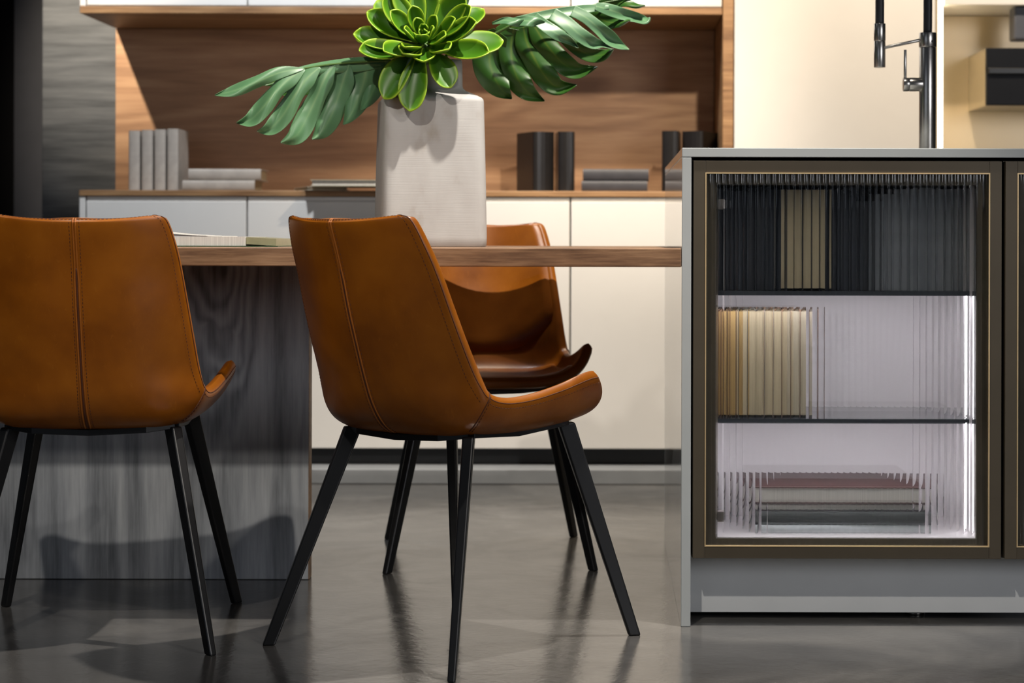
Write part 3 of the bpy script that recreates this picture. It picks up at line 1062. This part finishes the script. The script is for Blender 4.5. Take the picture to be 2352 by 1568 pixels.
    cushion('back_cushion', back, 0.965, lambda u: 0.9, lambda u: 8.0 - 1.9 * abs(u) ** 2.2, 0.009)
    cushion('seat_cushion', seat, 0.80, lambda u: 9.4 + 0.4 * u * u, lambda u: 14.9, 0.008)
    # legs and under-frame
    for sx in (-1, 1):
        for sy in (-1, 1):
            top = Vector((sx * 0.146, sy * 0.132 + 0.014, 0.397 if sy < 0 else 0.403))
            foot = Vector((sx * 0.230, sy * 0.249, 0.0))
            rad = Vector((sx * 0.084, sy * 0.11, 0)).normalized()
            tan = Vector((-rad.y, rad.x, 0))
            b_ = bmesh.new()
            rings = []
            for (c, a, w) in ((top, 0.0165, 0.0105), (foot, 0.0115, 0.0070)):
                rg = []
                for (k1, k2) in ((-1, -1), (1, -1), (1, 1), (-1, 1)):
                    rg.append(b_.verts.new(c + rad * (a * k1) + tan * (w * k2)))
                rings.append(rg)
            for k in range(4):
                b_.faces.new((rings[0][k], rings[0][(k + 1) % 4], rings[1][(k + 1) % 4], rings[1][k]))
            b_.faces.new(rings[0]); b_.faces.new(list(reversed(rings[1])))
            from_bm('leg', b_, M['black_metal'], root, bevel=0.0035, seg=3)
    b_ = bmesh.new()
    def bar(p, w=0.012, h=0.005):
        rings = []
        n = len(p)
        for i in range(n):
            a = Vector(p[max(i - 1, 0)]); b = Vector(p[min(i + 1, n - 1)])
            t_ = (b - a).normalized()
            sd = Vector((-t_.y, t_.x, 0)).normalized()
            c = Vector(p[i])
            rings.append([b_.verts.new(c + sd * (w * k1) + Vector((0, 0, h * k2))) for (k1, k2) in ((-1, -1), (1, -1), (1, 1), (-1, 1))])
        for r0, r1 in zip(rings, rings[1:]):
            for k in range(4):
                b_.faces.new((r0[k], r0[(k + 1) % 4], r1[(k + 1) % 4], r1[k]))
        b_.faces.new(list(reversed(rings[0]))); b_.faces.new(rings[-1])
    bar([(-0.146, -0.116, .3985), (-0.10, -0.140, .3930), (0, -0.146, .3890), (0.10, -0.140, .3930), (0.146, -0.116, .3985)], h=.0055)
    bar([(-0.150, 0.138, .4040), (-0.07, 0.150, .3965), (0, 0.152, .3945), (0.07, 0.150, .3965), (0.150, 0.138, .4040)])
    for sx in (-1, 1):
        bar([(sx * 0.146, -0.116, .3985), (sx * 0.149, 0.0, .3935), (sx * 0.150, 0.138, .4040)])
        bar([(sx * 0.06, -0.143, .389), (sx * 0.06, 0.150, .395)], 0.014, 0.003)
    from_bm('under_frame', b_, M['black_metal'], root, bevel=0.001)
    return root

chair = build_chair()
chair.location = (-0.2778, -0.1310, 0)
chair.rotation_euler = (0, 0, -0.6795)
tag(chair, 'cognac leather dining chair turned askew in front of the vase', 'chair', 'cognac leather chairs around the table')
c2 = copy_tree(chair)
c2.location = (-0.9545, -0.0376, 0)
c2.rotation_euler = (0, 0, 0.0943)
c2['label'] = 'cognac leather dining chair cut off by the left edge, seen from behind'
c3 = copy_tree(chair)
c3.location = (-0.2785, 0.8552, 0)
c3.rotation_euler = (0, 0, 3.2450)
c3['label'] = 'cognac leather dining chair on the far side of the table, facing us'

# ------------------------------------------------------------------ vase
def build_vase():
    bm = bmesh.new()
    n = 128
    def ring(hw, hd, z, p):
        r = []
        for k in range(n):
            a = 2 * PI * k / n
            c, s = math.cos(a), math.sin(a)
            d = (abs(c) ** p + abs(s) ** p) ** (-1 / p)
            r.append(bm.verts.new((hw * c * d, hd * s * d, z)))
        return r
    prof = [(0.1085, 0.0, 12), (0.1110, 0.003, 12), (0.1115, 0.02, 12), (0.1098, 0.12, 12), (0.1074, 0.22, 12), (0.1052, 0.304, 12), (0.1043, 0.3095, 12), (0.1010, 0.3135, 11),
            (0.0890, 0.3205, 9), (0.0720, 0.3290, 7), (0.0668, 0.3345, 6), (0.0655, 0.340, 6), (0.0648, 0.385, 6), (0.0640, 0.3935, 6), (0.0615, 0.3955, 6),
            (0.0585, 0.394, 6), (0.0575, 0.36, 6), (0.0575, 0.28, 6)]
    rings = [ring(h, h, z, p) for h, z, p in prof]
    for a, b in zip(rings, rings[1:]):
        for k in range(n):
            bm.faces.new((a[k], a[(k + 1) % n], b[(k + 1) % n], b[k]))
    bm.faces.new(list(reversed(rings[0])))
    bm.faces.new(rings[-1])
    o = from_bm('vase', bm, M['ceramic'], None, smooth=True)
    return o
vase = build_vase()
VX_, VY_ = -0.3735, 0.415
vase.location = (VX_, VY_, TZ)
vase.rotation_euler = (0, 0, math.radians(11))
tag(vase, 'square shouldered off-white ceramic vase on the table', 'vase')

# ------------------------------------------------------------------ plants
def wpt(px, py, Y):
    """photo coordinates (2352 x 1568) to a point at depth Y: used to lay out leaf outlines in their own plane"""
    du, dv = px - 1389.0, py - 548.0
    u, v = du + 0.0024 * dv, dv - 0.0024 * du
    Z = Y + 3.75
    return Vector((u / 4483.0 * Z, Y, 0.7449 - v / 4483.0 * Z))

def set_attr(me, vals):
    at = me.attributes.new('rim', 'FLOAT', 'POINT')
    at.data.foreach_set('value', vals)

# --- succulent rosette
RC = Vector((-0.3755, 0.300, 1.150))
ros = thing('succulent_rosette', 'bright green succulent rosette standing in the white vase', 'plant', (VX_, VY_, TZ + 0.35))
ax = Vector((0.02, -0.80, 0.60)).normalized()
rx = Vector((1, 0, 0)); rx = (rx - ax * rx.dot(ax)).normalized()
ry = ax.cross(rx).normalized()
if ry.z < 0: ry = -ry
bm = bmesh.new()
stem = [Vector((VX_ + 0.005, VY_ - 0.02, TZ + 0.34)), Vector((VX_ + 0.002, VY_ - 0.05, TZ + 0.40)), RC - ax * 0.05, RC - ax * 0.004]
tube(bm, [Vector(cr([tuple(s) for s in stem], k / 10 * 3)) - ros.location for k in range(11)], [0.012] * 11, 10)
from_bm('stem', bm, M['petiole'], ros, smooth=True)

def succ_leaf(az, phi, L, W, start=0.012, curl=0.5, cup=0.35, roll=0.0, axial=0.0, droop=0.0):
    """az: angle around the axis (0 = right, 90 = up); phi: opening angle from the axis; curl bends the tip back towards the axis"""
    d = rx * math.cos(az) + ry * math.sin(az)
    side = ax.cross(d).normalized()
    ns, nw = 14, 8
    bm = bmesh.new()
    p = RC + d * start + ax * axial
    g, rim = [], []
    ang = phi + curl * 0.5
    for j in range(ns + 1):
        s = j / ns
        th = ang - curl * s
        t_ = d * math.sin(th) + ax * math.cos(th)
        if droop:
            t_ = (t_ + Vector((0, 0, -1)) * droop * s).normalized()
        nrm = side.cross(t_).normalized()
        if nrm.dot(ax) < 0 and phi < 1.9: nrm = -nrm
        elif phi >= 1.9 and nrm.dot(d) > 0 and False: nrm = -nrm
        if j:
            p = p + t_ * (L / ns)
        wv = W * (0.24 + 0.76 * math.sin(min(1, s / 0.62) * PI / 2) ** 1.7)
        if s > 0.62:
            f = (s - 0.62) / 0.38
            wv = W * math.sqrt(max(0, 1 - f ** 2.1)) + 0.0004
        if s > 0.93:
            wv *= 0.92
        row = []
        for i in range(nw + 1):
            a = -1 + 2 * i / nw
            sd = side * math.cos(roll) + nrm * math.sin(roll)
            q = p + sd * (a * wv / 2) + nrm * (cup * wv / 2 * (a * a) - 0.15 * cup * wv)
            row.append(bm.verts.new(q - ros.location))
            e = max(abs(a) ** 3.5, max(0, (s - 0.86) / 0.14) ** 2)
            rim.append(0.16 + 0.16 * s + 0.60 * min(1, e))
        g.append(row)
    for j in range(ns):
        for i in range(nw):
            bm.faces.new((g[j][i], g[j][i + 1], g[j + 1][i + 1], g[j + 1][i]))
    me = bpy.data.meshes.new('leaf')
    bm.to_mesh(me); bm.free()
    set_attr(me, rim)
    me.shade_smooth()
    o = mesh_obj('leaf', me, M['succulent'], ros)
    md = o.modifiers.new('thick', 'SOLIDIFY'); md.thickness = 0.0034; md.offset = 0
    md = o.modifiers.new('sub', 'SUBSURF'); md.levels = 1; md.render_levels = 1
    return o
D2R = math.radians
# outer ring and hanging leaves, set one by one: azimuth, opening, length, width, curl, cup, droop
outer = [(178, 86, .140, .062, .55, .60, 0), (160, 74, .128, .056, .6, .55, 0), (140, 60, .122, .060, .55, .45, 0), (115, 62, .140, .070, .4, .3, 0),
         (92, 50, .125, .066, .35, .3, 0), (66, 62, .142, .070, .4, .3, 0), (44, 58, .125, .064, .6, .5, 0), (18, 92, .158, .074, .3, .22, 0),
         (28, 62, .118, .058, .55, .45, 0), (0, 64, .118, .056, .65, .6, 0), (-18, 84, .134, .058, .5, .55, 0), (200, 86, .130, .056, .6, .6, 0),
         (216, 66, .098, .052, .6, .55, 0), (240, 58, .080, .050, .7, .55, 0), (-44, 56, .074, .048, .75, .55, 0), (160, 100, .150, .058, .2, .35, 0),
         (128, 92, .155, .064, .1, .3, 0), (82, 92, .165, .068, .1, .3, 0), (50, 95, .16, .062, .1, .3, 0), (272, 62, .072, .048, .7, .5, 0)]
for (az, ph, L, W, cu, cp, dr_) in outer:
    succ_leaf(D2R(az + random.uniform(-5, 5)), D2R(ph + random.uniform(-8, 8)), L, W, 0.012, cu, cp, random.uniform(-.15, .15), -0.012 if ph > 85 else -0.002, dr_)
# hanging lower leaves
succ_leaf(D2R(226), D2R(108), .132, .066, .014, -.20, .34, 0, -0.004, 0.55)
succ_leaf(D2R(256), D2R(108), .140, .062, .012, -.30, .38, 0, -0.004, 0.9)
succ_leaf(D2R(308), D2R(100), .100, .058, .012, -.4, .34, 0, -0.012, .4)
# inner spiral
for i in range(15):
    f = i / 14.0
    az = i * 2.39996 + 0.6 + random.uniform(-.25, .25)
    L = 0.024 + 0.066 * f ** 1.1
    succ_leaf(az, D2R(10 + 42 * f + random.uniform(-6, 6)), L, 0.015 + 0.028 * f, 0.002 + 0.008 * f, 0.6, 0.6, random.uniform(-.2, .2), 0.014 * (1 - f))

# --- monstera leaves: fingers between a midrib and the rim, each with its own curl
def finger_blade(name, root, mat, mid, fingers, Yb, bulge, sag, lean, side=1):
    """mid: list of (px,py); fingers: list of (t0,t1, splitfrac, [centre px,py ...], widths...)"""
    bm = bmesh.new()
    rim = []
    for (ctl, wid, ph) in fingers:
        # ctl: control points of the centreline; wid: half widths in px at the same stations
        ns, nw = 26, 8
        g = []
        n = len(ctl) - 1
        for j in range(ns + 1):
            s = j / ns * n
            c = cr(ctl, s)
            w = max(cr([(q,) for q in wid], s)[0], 0.6)
            c2_ = cr(ctl, min(s + 0.05, n)); c1_ = cr(ctl, max(s - 0.05, 0))
            tx, ty = c2_[0] - c1_[0], c2_[1] - c1_[1]
            ln = math.hypot(tx, ty) or 1
            nx, ny = -ty / ln, tx / ln
            row = []
            f = j / ns
            for i in range(nw + 1):
                a = -1 + 2 * i / nw
                qx, qy = c[0] + nx * w * a, c[1] + ny * w * a
                # depth: leaf plane leans, fingers hang and are channelled along their vein
                dep = Yb + lean[0] * (qx - mid[0][0]) + lean[1] * (qy - mid[0][1])
                if ph < 0:
                    dep += 0.003
                dep += (sag if ph >= 0 else 0.0) * (math.sin(f * 2.6 + ph) - math.sin(ph)) + bulge * (w / 1080.0) * (a * a) * min(1, f * 2.2) * (1 if f < 0.55 else 1 - 1.5 * (f - 0.55) / 0.45)
                dep += 0.011 * math.sin(a * 2.0 + f * 7 + ph * 2) * f * (1.0 if ph >= 0 else 0.0)
                row.append(bm.verts.new(wpt(qx, qy, dep) - root.location))
                vein = math.exp(-(a / 0.10) ** 2) * (1 - 0.5 * f)
                rim.append(0.34 + 0.40 * vein + (0.18 if abs(a) > 0.95 else 0))
            g.append(row)
        for j in range(ns):
            for i in range(nw):
                bm.faces.new((g[j][i], g[j][i + 1], g[j + 1][i + 1], g[j + 1][i]))
    me = bpy.data.meshes.new(name)
    bm.to_mesh(me); bm.free()
    set_attr(me, rim)
    me.shade_smooth()
    o = mesh_obj(name, me, mat, root)
    md = o.modifiers.new('thick', 'SOLIDIFY'); md.thickness = 0.0012; md.offset = 0
    md = o.modifiers.new('sub', 'SUBSURF'); md.levels = 1; md.render_levels = 1
    return o

def rib(name, root, pts, r0, r1, mat):
    bm = bmesh.new()
    n = 24
    P = [cr([tuple(p) for p in pts], k / n * (len(pts) - 1)) for k in range(n + 1)]
    tube(bm, [Vector(p) - root.location for p in P], [r0 + (r1 - r0) * k / n for k in range(n + 1)], 8)
    return from_bm(name, bm, mat, root, smooth=True)

ml = thing('monstera_leaf', 'split monstera leaf drooping left out of the white vase', 'leaf', (VX_ - 0.02, VY_, TZ + 0.36), group='monstera leaves in the vase')
YL = 0.36
midL = [(896, 140), (832, 143), (751, 150), (658, 166), (575, 184), (500, 218)]
finL = [
    ([(700, 158), (645, 166), (590, 188), (540, 208), (493, 219)], [2, 14, 14, 14, 1], 0.3),
    ([(700, 158), (668, 178), (636, 208), (606, 245), (576, 275), (543, 282)], [4, 20, 17, 21, 17, 1], 0.9),
    ([(735, 154), (705, 180), (680, 215), (652, 262), (622, 294), (590, 302)], [4, 22, 19, 23, 18, 1], 1.4),
    ([(768, 150), (746, 180), (728, 222), (705, 270), (680, 312), (644, 328)], [4, 23, 21, 26, 22, 1], 2.0),
    ([(802, 147), (790, 180), (777, 222), (761, 265), (740, 300), (716, 320)], [4, 26, 24, 26, 20, 1], 2.5),
    ([(842, 144), (838, 178), (828, 212), (815, 245), (800, 272), (788, 286)], [34, 36, 32, 24, 12, 1], 2.9),
    ([(884, 143), (832, 147), (751, 155), (690, 165), (645, 172)], [10, 17, 15, 12, 4], -1),
    ([(868, 138), (868, 165), (862, 195), (850, 222), (838, 240), (828, 252)], [28, 28, 24, 18, 10, 1], 3.2)]
finger_blade('blade', ml, M['monstera'], midL, finL, YL, 0.55, -0.028, (0.00022, -0.00030))
finL2 = [([(720, 157), (690, 172), (655, 183), (620, 190), (590, 194)], [6, 10, 11, 8, 1], 0.2),
         ([(770, 152), (735, 185), (700, 205), (665, 214), (635, 212)], [10, 14, 14, 9, 1], 0.8),
         ([(810, 148), (785, 190), (770, 225), (750, 240), (728, 250)], [14, 20, 20, 12, 1], 1.2)]
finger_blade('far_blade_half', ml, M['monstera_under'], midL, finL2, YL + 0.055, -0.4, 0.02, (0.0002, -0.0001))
rib('midrib', ml, [wpt(x_, y_ - 1, YL + 0.00022 * (x_ - 896) - 0.004) for x_, y_ in midL], 0.0028, 0.0012, M['petiole'])
rib('petiole', ml, [Vector((VX_ - 0.02, VY_ + 0.01, TZ + 0.34)), Vector((VX_ - 0.03, VY_ - 0.005, TZ + 0.415)), wpt(912, 146, 0.37), wpt(896, 140, YL - 0.003)], 0.004, 0.003, M['petiole'])

mr = thing('monstera_leaf', 'folded monstera leaf reaching right with a dark underside', 'leaf', (VX_ + 0.03, VY_, TZ + 0.36), group='monstera leaves in the vase')
YR = 0.40
midR = [(1128, 55), (1177, 48), (1255, 29), (1334, 16), (1384, 7), (1470, -10)]
finR = [  # dark underside half
    ([(1140, 72), (1176, 62), (1215, 56), (1262, 46), (1330, 30)], [8, 20, 18, 15, 6], -1),
    ([(1150, 76), (1130, 105), (1124, 140), (1134, 175), (1152, 205), (1176, 227)], [20, 38, 40, 37, 24, 1], 0.2),
    ([(1180, 66), (1174, 100), (1176, 140), (1189, 180), (1213, 212), (1251, 232)], [14, 29, 28, 29, 21, 1], 0.6),
    ([(1202, 62), (1209, 95), (1225, 130), (1250, 172), (1281, 200), (1325, 195)], [14, 28, 27, 28, 21, 1], 1.0),
    ([(1224, 55), (1243, 85), (1265, 115), (1293, 145), (1327, 163), (1373, 153)], [14, 26, 24, 25, 19, 1], 1.4),
    ([(1262, 50), (1290, 80), (1322, 108), (1355, 126), (1385, 126), (1410, 112)], [14, 14, 16, 17, 14, 1], 1.8),
    ([(1335, 25), (1365, 36), (1395, 50), (1420, 52), (1448, 46)], [12, 15, 16, 11, 1], 2.2),
    ([(1375, 10), (1405, 8), (1435, 6), (1462, 14), (1482, 13)], [10, 12, 10, 6, 1], 2.6)]
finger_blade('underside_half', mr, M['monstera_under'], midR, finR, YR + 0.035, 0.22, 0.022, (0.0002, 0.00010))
finR2 = [  # light upper half folded forward
    ([(1180, 46), (1230, 38), (1290, 28), (1350, 20), (1400, 16)], [6, 10, 11, 10, 4], -1),
    ([(1130, 54), (1160, 47), (1185, 52), (1205, 52)], [3, 8, 10, 8], 0.2),
    ([(1180, 50), (1205, 48), (1230, 50), (1255, 56)], [10, 12, 12, 4], 0.4),
    ([(1225, 38), (1250, 58), (1280, 78), (1308, 94), (1329, 110)], [13, 14, 15, 9, 1], 0.8),
    ([(1268, 31), (1300, 52), (1330, 78), (1362, 98), (1385, 102), (1407, 113)], [15, 16, 17, 15, 7, 1], 1.2),
    ([(1315, 24), (1345, 40), (1375, 64), (1402, 88), (1424, 104), (1445, 114)], [14, 14, 15, 17, 10, 1], 1.6),
    ([(1368, 14), (1398, 22), (1430, 32), (1462, 40), (1484, 47), (1494, 40)], [9, 14, 14, 12, 9, 1], 2.0)]
finger_blade('upper_half', mr, M['monstera'], midR, finR2, YR - 0.03, -0.35, -0.022, (0.0002, -0.0003))
rib('midrib', mr, [wpt(x_, y_, YR + 0.005 + 0.0002 * (x_ - 1128)) for x_, y_ in midR[1:]], 0.0028, 0.0012, M['petiole'])
rib('petiole', mr, [Vector((VX_ + 0.02, VY_ + 0.02, TZ + 0.34)), Vector((VX_ + 0.035, VY_ + 0.01, TZ + 0.41)), wpt(1095, 97, 0.42), wpt(1140, 76, YR + 0.01), wpt(1180, 55, YR + 0.005)], 0.004, 0.003, M['petiole'])

mb = thing('monstera_leaf', 'grey-green leaf standing up behind the rosette at the top', 'leaf', (VX_, VY_ + 0.02, TZ + 0.36), group='monstera leaves in the vase')
finger_blade('blade', mb, M['monstera'], [(1020, 120), (1060, -40)],
             [([(1010, 110), (1030, 60), (1048, 10), (1062, -40), (1075, -100)], [6, 16, 26, 22, 2], 0.5)], 0.46, 0.5, 0.02, (0.0002, 0.0003))
rib('petiole', mb, [Vector((VX_ + 0.0, VY_ + 0.03, TZ + 0.34)), Vector((VX_ + 0.005, VY_ + 0.035, TZ + 0.42)), wpt(1012, 108, 0.462)], 0.004, 0.003, M['petiole'])

# ------------------------------------------------------------------ things on the table and the sideboard
def magazine():
    t = thing('open_magazine', 'open magazine with curling pages on the table', 'magazine', (-0.80, 0.22, TZ), 0.0)
    lbox('cover', -0.24, 0.155, -0.12, 0.13, 0.0, 0.0022, bmat('forest', (0.03, 0.07, 0.035), 0.35), t, 0)
    # right page block
    def sheet(nm, x0, x1, y0, y1, prof, th, mat):
        bm = bmesh.new()
        n = 24
        a, b = [], []
        for k in range(n + 1):
            s = k / n
            z = prof(s)
            x = x0 + (x1 - x0) * s
            a.append([bm.verts.new((x, y0, z)), bm.verts.new((x, y1, z))])
            b.append([bm.verts.new((x, y0, z + th)), bm.verts.new((x, y1, z + th))])
        for k in range(n):
            bm.faces.new((a[k][0], a[k][1], a[k + 1][1], a[k + 1][0]))
            bm.faces.new((b[k][0], b[k + 1][0], b[k + 1][1], b[k][1]))
            bm.faces.new((a[k][0], a[k + 1][0], b[k + 1][0], b[k][0]))
            bm.faces.new((a[k][1], b[k][1], b[k + 1][1], a[k + 1][1]))
        bm.faces.new((a[0][0], b[0][0], b[0][1], a[0][1]))
        bm.faces.new((a[-1][0], a[-1][1], b[-1][1], b[-1][0]))
        return from_bm(nm, bm, mat, t, smooth=False)
    sheet('page_block', -0.235, 0.09, -0.115, 0.125, lambda s: 0.0023, 0.018, P_WHITE)
    sheet('picture_page', 0.091, 0.150, -0.110, 0.122, lambda s: 0.0023 + 0.003 * (1 - s), 0.014, bmat('sage', (0.26, 0.25, 0.15), 0.3))
    sheet('curled_page', -0.235, 0.03, -0.04, 0.12, lambda s: 0.0204 + 0.016 * (0.5 + 0.5 * math.cos(PI * s)), 0.0012, P_WHITE)
    sheet('dark_page', -0.235, 0.0, -0.05, 0.10, lambda s: 0.0204 + 0.009 * (0.5 + 0.5 * math.cos(PI * s)), 0.0012, bmat('dusk', (0.07, 0.05, 0.045), 0.4))  # page in plain dark brown
    sheet('curled_page', -0.235, -0.13, -0.02, 0.115, lambda s: 0.0378 + 0.006 * math.cos(PI * s * 0.6), 0.0012, bmat('moss', (0.14, 0.20, 0.10), 0.4))
    return t
magazine()

ZS = 0.8915
taupe = bmat('taupe', (0.38, 0.34, 0.30), 0.6)
for i in range(4):
    book('upright taupe book on the sideboard, %s from the niche edge' % ('first', 'second', 'third', 'fourth')[i], 0.0345, 0.190 + 0.002 * i, 0.15,
         (-1.482 + i * 0.0405, 2.47, ZS), taupe, P_PALE, group='upright taupe books')
book('lower of two taupe books lying on the sideboard', 0.032, 0.225, 0.16, (-1.205, 2.42, ZS), taupe, P_CREAM, lay=True, group='lying taupe books')
book('upper of two taupe books lying on the sideboard', 0.036, 0.225, 0.16, (-1.190, 2.43, ZS + 0.0325), taupe, P_CREAM, lay=True, group='lying taupe books', rotz=0.03)
book('thin cream book jutting over the sideboard edge behind the vase', 0.019, 0.30, 0.24, (-0.745, 2.300, ZS + 0.0115), bmat('ivory', (0.42, 0.38, 0.28)), P_WHITE, lay=True, spine_front=False, rotz=0.0)
book('small ivory booklet under the jutting cream book', 0.011, 0.13, 0.20, (-0.885, 2.34, ZS), bmat('ivory2', (0.55, 0.47, 0.36)), P_CREAM, lay=True, spine_front=False, rotz=0.35)
blk = bmat('black', (0.010, 0.009, 0.009), 0.32)
book('black binder leaning on its neighbour, left of the dark lying books', 0.072, 0.190, 0.13, (-0.222, 2.47, ZS), blk, P_PALE, group='black binders', rotz=0.45, cat='binder', name='binder')
book('black binder standing upright, left of the dark lying books', 0.052, 0.190, 0.13, (-0.128, 2.46, ZS), blk, P_PALE, group='black binders', rotz=0.10, cat='binder', name='binder')
grph = bmat('graphite', (0.045, 0.045, 0.052), 0.4)
book('lower of two graphite books lying on the sideboard', 0.033, 0.205, 0.15, (0.030, 2.40, ZS), grph, P_PALE, lay=True, group='lying graphite books')
book('upper of two graphite books lying on the sideboard', 0.037, 0.205, 0.15, (0.034, 2.41, ZS + 0.0335), grph, P_PALE, lay=True, group='lying graphite books')
book('black binder behind the island corner, nearer the vase', 0.052, 0.193, 0.13, (0.212, 2.46, ZS), blk, P_PALE, group='black binders', rotz=-0.10, cat='binder', name='binder')
book('black binder behind the island corner, nearer the tall cabinet', 0.072, 0.193, 0.13, (0.303, 2.47, ZS), blk, P_PALE, group='black binders', rotz=-0.40, cat='binder', name='binder')
